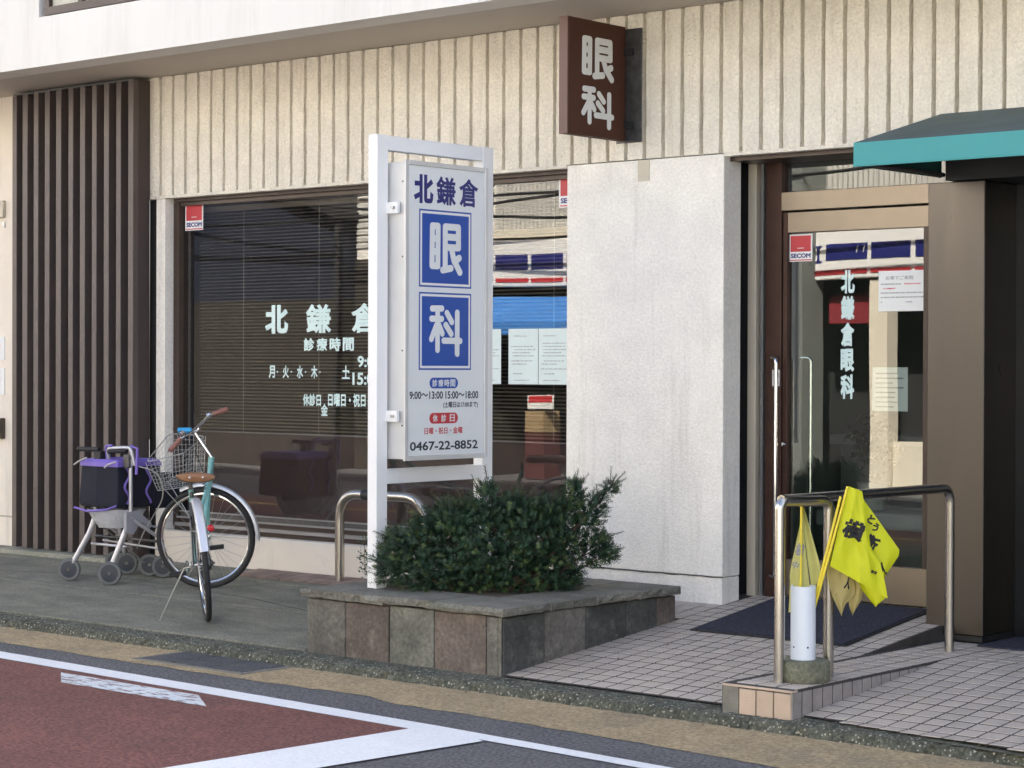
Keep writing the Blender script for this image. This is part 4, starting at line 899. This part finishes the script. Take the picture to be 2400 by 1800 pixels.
def mudguard(c, i, j, r_, a0, a1, wd, parent):
    ax = i.cross(j).normalized(); mb = MB(); n = 26; V = []
    prof = [(-wd/2,-.010),(-wd*.36,.004),(0,.010),(wd*.36,.004),(wd/2,-.010)]
    for k in range(n+1):
        a = R(a0+(a1-a0)*k/n); d = i*math.cos(a)+j*math.sin(a)
        for (s_, h_) in prof: V.append(c+d*(r_+h_)+ax*s_)
        for (s_, h_) in prof[::-1]: V.append(c+d*(r_+h_-.0015)+ax*s_)
    q = 10; F = [(k*q+t, k*q+(t+1)%q, (k+1)*q+(t+1)%q, (k+1)*q+t) for k in range(n) for t in range(q)]+[tuple(range(q)), tuple(n*q+t for t in range(q))[::-1]]
    return mb.add(V, F, True).build('mudguard', M['fender'], parent)
wheel('rear_wheel', Hr, fr2, up_, RW, bk); wheel('front_wheel', Hf, hw, upw, FW, bk)
mg = mudguard(Hr, fr2, up_, RW+.045, 25, 164, .058, bk); mudguard(Hf, hw, upw, FW+.022, 62, 182, .05, bk)
# frame
bb = Hr+fr2*.46-up_*.02; st_top = bb-fr2*.13+up_*.44; hd_t = Vector((-10.255,-1.505,.93)); hd_b = Vector((-10.262,-1.512,.80))
mb = MB()
mb.tube([bb, st_top], .016, 12); mb.tube([hd_t, hd_b], .020, 12)
mb.tube([hd_b, hd_b.lerp(bb,.5)-up_*.05, bb], .017, 12); mb.tube([hd_t-up_*.03, hd_t.lerp(bb,.45)+up_*.03, bb.lerp(st_top,.45)], .013, 12)
axr = fr2.cross(up_).normalized()
mb.build('frame', M['teal'], bk)
mb = MB()
for s_ in (-1,1): mb.tube([Hr+axr*.05*s_, bb-fr2*.05+axr*.03*s_], .009, 8); mb.tube([Hr+axr*.05*s_, st_top-up_*.12+axr*.015*s_], .0075, 8)
mb.build('rear_stays', M['dull'], bk)
# fork and steering
mb = MB(); ax2 = hw.cross(upw).normalized()
cr = Hf+upw*(FW+.055)
for s_ in (-1,1): mb.tube([Hf+ax2*.05*s_, Hf+upw*.2+ax2*.045*s_-hw*.01, cr+ax2*.035*s_-hw*.03], .009, 8)
mb.tube([cr-hw*.03+ax2*.04, cr-hw*.03-ax2*.04], .012, 8); mb.tube([cr-hw*.03, hd_t], .011, 8)
mb.build('fork', M['teal'], bk)
stem_ = Vector((-10.338,-1.572,1.103))
mb = MB(); mb.tube([hd_t, stem_-zz*.02, stem_-hw*.03+zz*.01], .012, 10); mb.build('stem', M['chrome'], bk)
gN = Vector((-10.298,-1.803,.985)); gF = Vector((-10.353,-1.294,1.23)); hN = Vector((-10.298,-1.723,1.053)); hF = Vector((-10.41,-1.383,1.194))
mb = MB(); mb.tube(fillet([gF, hF, stem_, hN, gN], .06, 5), .011, 10); mb.build('handlebar', M['chrome'], bk)
for a, b_ in ((gN, hN), (gF, hF)): d = (b_-a).normalized(); mb = MB(); mb.tube([a-d*.01, a+d*.10], [.017,.0155], 12); mb.build('grip', M['grip'], bk)
mb = MB()
for a, b_ in ((gN, hN), (gF, hF)):
    d = (b_-a).normalized(); p = a+d*.12; mb.cyl(p-d*.012, p+d*.012, .019, n=12); mb.tube([p, p-zz*.03-hw*-.03, p-d*.09-zz*.035+hw*.04], .005, 6)
mb.build('brake_lever', M['chrome'], bk)
mb = MB(); mb.lathe([(.0,0),(.022,.004),(.024,.016),(.012,.028),(0,.03)], hN+zz*.02-hw*.01, 16); mb.build('bell', M['chrome'], bk)
for s_ in (0,1):
    p = (hF if s_ else hN)+(stem_-(hF if s_ else hN))*.3; mb = MB(); mb.tube([p, p+hw*.08+zz*.05, Vector(hd_t)+hw*.10+zz*.02, hd_b+hw*.03], .0028, 6); mb.build('brake_cable', M['black'], bk)
mb = MB(); mb.tube([Vector((-10.397,-1.663,1.1)), Vector((-10.331,-1.606,1.101))], [.019,.019], 14); mb.build('lock_case', M['bluecase'], bk)
# wire basket over the front wheel
def lerp4(c, s_, t): return c[0].lerp(c[1], s_).lerp(c[3].lerp(c[2], s_), t)
K = {k: Vector(v) for k, v in {'BN': (-10.2616, -1.7321, 0.9621), 'BF': (-10.415, -1.4145, 1.0589), 'FN': (-10.4431, -1.8886, 0.9019), 'FF': (-10.5934, -1.5675, 1.0747), 'bn': (-10.3024, -1.7037, 0.7435), 'bf': (-10.3834, -1.4559, 0.832), 'fn': (-10.4213, -1.806, 0.7213), 'ff': (-10.5356, -1.587, 0.79)}.items()}   # basket corners
faces = [(K['BN'],K['FN'],K['fn'],K['bn'],9,8),(K['BF'],K['FF'],K['ff'],K['bf'],9,8),(K['BN'],K['BF'],K['bf'],K['bn'],8,8),(K['FN'],K['FF'],K['ff'],K['fn'],8,8),(K['bn'],K['bf'],K['ff'],K['fn'],6,6)]
mb = MB()
for (a, b_, c, d, n, m_) in faces:
    for k in range(1, n): mb.cyl(lerp4((a,b_,c,d),k/n,0), lerp4((a,b_,c,d),k/n,1), .00135, n=4)
    for k in range(1, m_): mb.cyl(lerp4((a,b_,c,d),0,k/m_), lerp4((a,b_,c,d),1,k/m_), .00135, n=4)
bsk = mb.build('basket', M['wire'], bk)
mb = MB(); mb.tube(fillet([K['BN'],K['FN'],K['FF'],K['BF']]+[K['BN']], .05, 5), .0036, 8)
for a, b_ in (('BN','bn'),('FN','fn'),('FF','ff'),('BF','bf')): mb.tube([K[a],K[b_]], .0026, 6)
mb.tube([K['bn'],K['fn'],K['ff'],K['bf'],K['bn']], .0028, 6); mb.build('rim_wire', M['wire'], bsk)
mb = MB(); mb.tube([Hf+ax2*.05, K['fn'].lerp(K['ff'],.3)], .003, 6); mb.tube([Hf-ax2*.05, K['fn'].lerp(K['ff'],.7)], .003, 6); mb.tube([hd_b, K['bn'].lerp(K['bf'],.5)], .005, 6); mb.build('basket_stay', M['wire'], bk)
# saddle
sc_ = Vector((-9.395,-2.375,.868))
sec = []
mb = MB(); n = 14; V = []
sl_ = [(0,.0,.0),(.01,.105,.030),(.05,.118,.040),(.11,.100,.036),(.17,.055,.030),(.24,.030,.026),(.28,.018,.02),(.285,0,0)]
for (s_, hw_, th_) in sl_:
    for q in range(n):
        a = 2*math.pi*q/n; V.append(sc_+fr2*s_+lf*(math.cos(a)*hw_)+up_*(math.sin(a)*th_*(.62 if math.sin(a) > 0 else 1.0)))
F = [(k*n+q, k*n+(q+1)%n, (k+1)*n+(q+1)%n, (k+1)*n+q) for k in range(len(sl_)-1) for q in range(n)]
sd_o = mb.add(V, F, True).build('saddle', M['saddle'], bk)
for s_ in (-.035,.035): mb = MB(); mb.lathe([(0,0),(.0065,.002),(.006,.006),(0,.008)], sc_+fr2*.006+lf*s_*1.1+up_*-.004, 10, -fr2); mb.build('rivet', M['chrome'], sd_o)
mb = MB(); mb.tube([st_top-up_*.05, st_top+up_*.07], .0125, 10)
for s_ in (-1,1):
    mb.tube([st_top+up_*.06+lf*.02*s_, sc_+fr2*.03+lf*.04*s_-up_*.03, sc_+fr2*.02+lf*.05*s_-up_*.02], .004, 6)
    for k in range(1): mb.tube([sc_+fr2*.05+lf*.045*s_-up_*.028+up_*(-.004*q)+(lf*math.cos(q*1.6)+fr2*math.sin(q*1.6))*.012 for q in range(14)], .0022, 5)
mb.build('seat_post', M['dull'], bk)
# rear fittings
rl = Hr+up_*.255-fr2*.0+axr*.0
mb = MB(); mb.lathe([(.0,0),(.020,.002),(.022,.012),(.018,.02),(0,.022)], Vector((-9.345,-2.345,.572))+rd*.03, 14, -vd); mb.build('reflector', M['redlens'], bk)
mb = MB(); mb.tube([Hr+axr*.055, Hr+up_*.20+axr*.045, Hr+up_*.215-fr2*.31+axr*.0], .0028, 6); mb.tube([Hr-axr*.055, Hr+up_*.20-axr*.045, Hr+up_*.215-fr2*.31], .0028, 6); mb.build('guard_stay', M['wire'], bk)
mb = MB(); mb.lathe([(.012,-.02),(.036,-.018),(.036,.0),(.030,.003),(.012,.02)], Hr+axr*.045, 18, axr); mb.cyl(Hr-axr*.07, Hr+axr*.075, .006, n=8); mb.build('gear_hub', M['dull'], bk)
ch = MB(); cA_, cB_ = Hr+axr*.055, bb+axr*.05
ch.tube([cA_+up_*.034, cB_+up_*.075], .0045, 6); ch.tube([cA_-up_*.034, cB_-up_*.075], .0045, 6); ch.build('chain', M['dull'], bk)
mb = MB(); mb.lathe([(.02,-.003),(.078,-.003),(.078,.003),(.02,.003)], cB_, 26, axr); mb.build('chainring', M['dull'], bk)
cr_ = MB(); d1 = (up_*.05+fr2*.155).normalized()*.165; cr_.tube([cB_+axr*.012, cB_+axr*.03+d1], .008, 8); cr_.tube([bb-axr*.06, bb-axr*.08-d1], .008, 8); cr_.build('crank', M['chrome'], bk)
for p, s_ in ((cB_+axr*.08+d1, 1), (bb-axr*.13-d1, -1)): MB().hexa([p-axr*.05-f_*.03-zz*.013, p+axr*.05-f_*.03-zz*.013, p+axr*.05+f_*.03-zz*.013, p-axr*.05+f_*.03-zz*.013, p-axr*.05-f_*.03+zz*.013, p+axr*.05-f_*.03+zz*.013, p+axr*.05+f_*.03+zz*.013, p-axr*.05+f_*.03+zz*.013]).build('pedal', M['black'], bk, bevel=.004)
mb = MB(); mb.tube([Hr-axr*.06-up_*.005, Vector((-9.440,-2.428,.335)), Vector((-9.625,-2.453,.020))], .0048, 8); mb.lathe([(.012,-.01),(.02,0),(.012,.012)], Hr-axr*.065, 12, axr); mb.build('side_stand', M['wire'], bk)

# ---------------- shopping walker ----------------
wk = thing('shopping_walker', (-11.2,-1.55,.08), 'folding shopping walker with navy and purple cloth bag beside the slatted screen', 'walker')
def wwheel(c, r_, parent, wd=.034, ax=Vector((1,0,0))):
    c = Vector(c); a = ax.normalized()
    mb = MB(); mb.lathe([(r_*.72,-wd/2),(r_*.96,-wd/2),(r_,-wd*.3),(r_,wd*.3),(r_*.96,wd/2),(r_*.72,wd/2)], c, 24, a); o = mb.build('wheel', M['wheel_grey'], parent)
    mb = MB(); mb.lathe([(.0,-wd*.53),(r_*.66,-wd*.53),(r_*.74,-wd*.50),(r_*.74,wd*.50),(r_*.66,wd*.53),(.0,wd*.53)], c, 24, a); mb.build('disc', M['wheel_dark'], o)
    mb = MB(); mb.lathe([(0,wd*.52),(.012,wd*.53),(.010,wd*.66),(0,wd*.67)], c, 10, a); mb.build('cap', M['dull'], o); return o
axw = Vector((.62,-.78,0))
wwheel((-11.454,-1.705,.148), .075, wk, ax=axw); wwheel((-11.026,-1.705,.150), .078, wk, ax=axw)
for xx in (-11.395,-11.275): wwheel((xx,-1.36,.178), .074, wk, .028, axw)
for xx in (-11.06,-10.925): wwheel((xx,-1.34,.178), .074, wk, .028, axw)
tl = lambda pts, r_, nm='leg', m_='walker': MB().tube([Vector(p) for p in pts], r_, 10).build(nm, M[m_], wk)
tl([(-11.454,-1.70,.15),(-11.33,-1.63,.40),(-11.30,-1.61,.50)], .019); tl([(-11.03,-1.70,.17),(-10.95,-1.63,.44),(-10.93,-1.61,.52)], .019)
tl([(-10.93,-1.61,.50),(-10.925,-1.615,.90)], .013, 'upright'); tl([(-11.30,-1.61,.50),(-11.29,-1.615,.90)], .013, 'upright')
tl([(-10.92,-1.60,.50),(-10.86,-1.40,.36),(-10.92,-1.34,.20)], .012); tl([(-11.29,-1.60,.50),(-11.25,-1.42,.36),(-11.30,-1.36,.20)], .012)
MB().prism([(-10.945,-1.66,.42),(-10.945,-1.66,.55),(-10.945,-1.56,.56),(-10.945,-1.44,.47),(-10.945,-1.46,.43),(-10.945,-1.53,.48),(-10.945,-1.60,.40)], (.03,0,0)).build('joint_plate', M['lilac'], wk, bevel=.006)
tl([(-11.35,-1.60,.32),(-10.99,-1.60,.32)], .009, 'cross_bar', 'walker'); tl([(-11.33,-1.52,.34),(-10.80,-1.42,.30)], .008, 'cross_bar', 'walker'); tl([(-11.36,-1.56,.37),(-10.80,-1.46,.355)], .010, 'cross_bar', 'dull'); tl([(-11.2,-1.45,.48),(-10.85,-1.42,.44)], .007, 'cross_bar', 'walker')
tl([(-11.30,-1.57,.45),(-11.02,-1.42,.20)], .006, 'cross_bar', 'dull'); tl([(-11.2,-1.50,.47),(-11.19,-1.46,.27)], .012, 'strut', 'walker')
# handle arch, grips, brakes
tl(fillet([(-11.17,-1.60,.86),(-11.155,-1.62,.965),(-10.92,-1.62,.975),(-10.905,-1.60,.86)], .03, 5), .013, 'handle_arch', 'walker')
for a, b_ in (((-11.42,-1.66,.955),(-11.22,-1.64,.955)), ((-11.10,-1.66,.945),(-10.96,-1.62,.955))): tl([a, b_], .016, 'grip', 'black')
tl(fillet([(-11.185,-1.60,.86),(-11.165,-1.63,.98),(-11.10,-1.63,.985)], .02, 4), .009, 'purple_edge', 'purple'); tl([(-10.93,-1.61,.985),(-10.875,-1.60,.97),(-10.885,-1.60,.80)], .010, 'purple_edge', 'purple')
tl([(-11.30,-1.68,.90),(-11.36,-1.70,.875),(-11.40,-1.71,.85)], .006, 'brake_lever', 'wire'); tl([(-11.02,-1.66,.88),(-11.07,-1.69,.86),(-11.09,-1.70,.84)], .006, 'brake_lever', 'wire')
MB().box(-10.975,-10.915,-1.64,-1.58,.84,.93).build('brake_clamp', M['dull'], wk, bevel=.008); MB().box(-11.27,-11.20,-1.65,-1.58,.86,.945).build('brake_clamp', M['black'], wk, bevel=.008)
tl(fillet([(-10.92,-1.60,.86),(-10.78,-1.50,.82),(-10.74,-1.48,.66),(-10.92,-1.52,.40),(-11.0,-1.5,.30)], .08, 6), .004, 'brake_cable', 'wire')
# bag
mb = MB(); n = 8; V = []
x0, x1, y0, y1 = -11.385, -11.0, -1.66, -1.30
ringf = lambda z, g: [(x0-g,y0-g,z),((x0+x1)/2,y0-g-.02,z),(x1+g,y0-g,z),(x1+g+.012,(y0+y1)/2,z),(x1+g,y1+g,z),((x0+x1)/2,y1+g+.01,z),(x0-g,y1+g,z),(x0-g-.01,(y0+y1)/2,z)]
for z, g in ((.575,.005),(.60,.012),(.72,.006),(.84,.0),(.868,-.01)): V += ringf(z, g)
F = [(k*n+q, k*n+(q+1)%n, (k+1)*n+(q+1)%n, (k+1)*n+q) for k in range(4) for q in range(n)]+[tuple(range(n))[::-1], tuple(4*n+q for q in range(n))]
bag = mb.add(V, F).build('bag', M['bag'], wk, bevel=.01)
V = []; mb = MB()
for z, g in ((.845,.006),(.87,.004),(.892,-.018)): V += ringf(z, g)
mb.add(V, [(k*n+q, k*n+(q+1)%n, (k+1)*n+(q+1)%n, (k+1)*n+q) for k in range(2) for q in range(n)]+[tuple(2*n+q for q in range(n))]).build('lid', M['purple'], bag)
for ym, ph in ((-1.60,0),(-1.42,1.5)):
    mb = MB(); mb.tube([(x1+.020,ym+.02*math.sin(k*.9+ph),.60+k*.022) for k in range(12)], .0085, 6); mb.build('piping', M['purple'], bag)
MB().box(x1+.002,x1+.02,-1.38,-1.15,.56,.80).build('side_pocket', M['bag'], bag, bevel=.01)
mb = MB(); mb.tube([(x0-.035,y0-.03,.565),((x0+x1)/2-.05,y0-.06,.548),(x1-.06,y0-.05,.565),(x1+.01,y0-.02,.592)], .007, 8); mb.build('tray_rim', M['purple'], wk)
mb = MB(); n = 18; V = []
for j, (z, k_, ) in enumerate(((.560,1.0),(.52,.90),(.47,.78),(.432,.62))):
    for q in range(n):
        a = 2*math.pi*q/n; jx = random.uniform(-.008,.008); V.append(((x0+x1)/2+math.cos(a)*.20*k_+jx, (y0+y1)/2-.04+math.sin(a)*.18*k_+jx, z+random.uniform(-.005,.005)))
mb.add(V, [(k*n+q, k*n+(q+1)%n, (k+1)*n+(q+1)%n, (k+1)*n+q) for k in range(3) for q in range(n)]+[tuple(3*n+q for q in range(n))], True).build('seat_tray', M['film'], wk)

# ---------------- across the street (seen in the panes, and bouncing light back) ----------------
OY = -13.0
oh = thing('navy_house', (-26,-14,0), 'dark navy gabled house across the street', 'house')
MB().prism([(-30,OY,2.505),(-22.44,OY,2.505),(-22.44,OY,3.70),(-26.6,OY,5.15),(-30,OY,4.0)], (0,-5,0)).build('wall', M['op_navy'], oh)
MB().prism([(-22.30,OY+.25,3.70),(-26.6,OY+.25,5.22),(-26.6,OY+.25,5.34),(-22.30,OY+.25,3.80)], (0,-5.4,0)).build('roof', M['op_dark'], oh); MB().prism([(-26.6,OY+.25,5.22),(-31,OY+.25,3.7),(-31,OY+.25,3.8),(-26.6,OY+.25,5.34)], (0,-5.4,0)).build('roof', M['op_dark'], oh)
one('base_wall', M['op_brown'], oh, b=(-30,-22.44,-17.9,-12.95,-.1,2.50)); MB().tube([(-22.40,OY+.1,0),(-22.40,OY+.1,3.7)], .04, 8).build('downpipe', M['op_dark'], oh)
ow = thing('white_sided_house', (-20.5,-15,0), 'tall white louvre-sided building across the street', 'building')
one('wall', M['op_white'], ow, b=(-22.36,-19.6,-18,-13.3,3.10,9)); 
mb = MB()
for k in range(50): mb.box(-22.35,-19.62,-13.3,-13.27,3.27+k*.1,3.33+k*.1)
mb.build('siding_boards', M['op_grey'], ow)
one('base_wall', M['op_brown'], ow, b=(-22.36,-19.62,-18,-13.25,-.1,3.09)); 
oc = thing('grey_clad_building', (-14,-15,0), 'grey ribbed building with white sign band across the street', 'building')
one('wall', M['op_cream'], oc, b=(-19.58,-8.0,-18,-13.3,3.42,7.5)); one('cornice', M['op_cream'], oc, b=(-19.58,-8.0,-13.35,-13.05,3.30,3.41))
mb = MB()
for k in range(150): mb.box(-19.55+k*.077,-19.55+k*.077+.05,-13.31,-13.26,3.42,7.5)
mb.build('ribs', M['op_grey'], oc)
one('sign_band', M['white'], oc, b=(-19.6,-10.5,-13.3,-13.0,2.62,3.26), bevel=.02)
for k in range(14):
    xa = -19.36+k*.64
    if -15.3 < xa < -13.7: continue
    o = one('navy_panel', M['navy'], oc, b=(xa+.03,xa+.60,-12.998,-12.99,2.857,3.06))
    one('red_stripe', M['red'], oc, b=(xa+.02,xa+.61,-12.998,-12.99,2.68,2.735))
one('band_lettering', M['navy'], oc, b=(-14.365,-14.335,-12.998,-12.99,2.86,3.02)); one('band_lettering', M['navy'], oc, b=(-14.40,-14.30,-12.998,-12.99,3.02,3.045)); one('band_lettering', M['navy'], oc, b=(-14.46,-14.30,-12.998,-12.99,2.835,2.86)); one('navy_panel', M['navy'], oc, b=(-14.24,-13.63,-12.998,-12.99,2.857,3.06)); one('red_stripe', M['red'], oc, b=(-15.3,-13.63,-12.998,-12.99,2.68,2.735))
for xx in (-13.78,-13.68): MB().beam((xx,-12.985,2.94),(xx+.02,-12.985,3.03), .03, .006).build('band_lettering', M['white'], oc)
one('inside', M['op_dark'], oc, b=(-19.6,-8.0,-17,-14.2,-.1,3.3)); one('pillar', M['op_cream'], oc, b=(-13.62,-13.36,-13.3,-13.05,-.1,2.60)); one('red_band', M['op_red'], oc, b=(-14.36,-13.64,-13.4,-13.3,2.08,2.43))
one('side_wall', M['green_col'], oc, b=(-15.15,-14.39,-13.2,-12.7,-.1,6.5)); one('low_wall', M['op_cream'], oc, b=(-13.34,-10.5,-13.25,-13.15,-.1,.6))
ob = thing('blue_stall_awning', (-18.7,-12.7,2), 'blue tarpaulin awning of a stall across the street', 'awning')
MB().hexa([(-19.5,-13.0,2.46),(-17.2,-13.0,2.46),(-17.2,-12.3,2.10),(-19.5,-12.3,2.10),(-19.5,-13.0,2.48),(-17.2,-13.0,2.48),(-17.2,-12.3,2.12),(-19.5,-12.3,2.12)]).build('canopy', M['op_blue'], ob)
one('valance', M['op_blue'], ob, b=(-19.5,-17.2,-12.3,-12.29,1.95,2.11))
for k, (zb, hh) in enumerate(((.0,.30),(.31,.30),(.62,.28))):
    b3 = thing('cardboard_box', (-18.2,-12.7,zb), ('dark red box at the foot of the stack across the street','dark red box in the middle of the stack across the street','cardboard box on top of the stack across the street')[k], 'box', 'boxes across the street'); one('carton', M['card'] if k == 2 else M['crate_red'], b3, b=(-18.46,-18.12,-12.95,-12.6,zb,zb+hh)); one('tape', M['op_cream'], b3, b=(-18.46,-18.12,-12.79,-12.75,zb+hh,zb+hh+.002))
pc = thing('price_card', (-18.2,-12.6,.95), 'red and white price card on the boxes across the street', 'sign'); one('board', M['white'], pc, b=(-18.42,-17.95,-12.62,-12.60,.93,1.12)); one('red_print', M['red'], pc, b=(-18.40,-17.97,-12.599,-12.597,1.02,1.11))
ol = thing('bounce_building', (-45,-16,0), 'unseen long white building added on the opposite side to bounce sunlight', 'building'); one('wall', M['op_white'], ol, b=(-60,-30.4,-20,-13,-.1,9));  # added out of view: bright wall so the bounce comes from the left
orr = thing('weak_bounce_house', (0,-17,0), 'unseen low grey house added opposite on the right for weaker bounce light', 'house'); one('wall', M['op_grey'], orr, b=(-7.5,14,-22,-14.5,-.1,4.0))  # added out of view, low and dull so little light bounces from the right
fp = MB().add([(-60,-40,-.02),(30,-40,-.02),(30,-11.6,-.02),(-60,-11.6,-.02)], [(0,1,2,3)]).build('far_pavement', M['asphalt'], kind=S)
MB().box(-60,30,-11.6,-11.45,-.12,.0).build('far_kerb', M['asphalt'], kind=S)

# litter along the kerb and the planter foot
mb = MB(); rl_ = random.Random(5)
for k in range(120):
    q = rl_.random()
    if q < .45: p = Vector((rl_.uniform(-11.5,-4.2), -2.91+rl_.gauss(0,.03), -.054))
    elif q < .75: p = Vector((rl_.uniform(-12.5,-8.3), rl_.uniform(-2.5,-1.0), 0)); p.z = side_z(p.y)+.004
    else: p = Vector((rl_.uniform(-6.74,-5.6), rl_.uniform(-2.5,-1.5), 0)); p.z = zl(p.y)+.005
    a = rl_.uniform(0,6.28); L_ = rl_.uniform(.005,.016); d = Vector((math.cos(a),math.sin(a),rl_.uniform(-.1,.2)))*L_; e = Vector((-math.sin(a),math.cos(a),rl_.uniform(0,.3)))*L_*.5
    mb.add([p-d, p+e, p+d, p-e], [(0,1,2,3)])
tag(mb.build('leaf_litter', mat('dry_leaf', (.20,.13,.07), .9, var=.4, vscale=30)), 'scattered dry leaf bits and grit on the pavement and along the kerb', 'litter', kind='stuff')

# hairline cracks in the concrete pavement
def crack(pts, wd):
    P = []; rc = random.Random(len(pts)+int(abs(pts[0][0])*100))
    for a, b in zip(pts[:-1], pts[1:]):
        for k in range(8): t = k/8; P.append((a[0]+(b[0]-a[0])*t, a[1]+(b[1]-a[1])*t+rc.uniform(-.008,.008)))
    P.append(pts[-1]); mb = MB(); V = []
    for x_, y_ in P: w_ = wd*rc.uniform(.5,1.2); V += [(x_, y_-w_, side_z(y_-w_)+.0012), (x_, y_+w_, side_z(y_+w_)+.0012)]
    mb.add(V, [(2*i,2*i+2,2*i+3,2*i+1) for i in range(len(P)-1)]); return mb.build('crack', M['grout'], pav)
crack([(-10.4,-1.56),(-10.17,-1.589),(-9.664,-1.66),(-9.08,-1.80),(-8.2,-1.83)], .006)
crack([(-13.0,-1.66),(-12.326,-1.633),(-11.782,-1.53),(-11.396,-1.509),(-10.9,-1.47)], .006)

for k, (za, zb, sag, yy) in enumerate(((4.6,3.5,.5,-12.3),(4.3,4.0,.35,-12.1),(3.75,4.5,.4,-12.5))):
    mb = MB(); mb.tube([(-27+16*q/24, yy, za+(zb-za)*q/24-sag*4*(q/24)*(1-q/24)) for q in range(25)], .022, 6)
    tag(mb.build('overhead_cable', M['black']), ('uppermost sagging black cable strung along the opposite houses','middle sagging black cable strung along the opposite houses','lowest sagging black cable strung along the opposite houses')[k], 'cable', 'cables across the street')
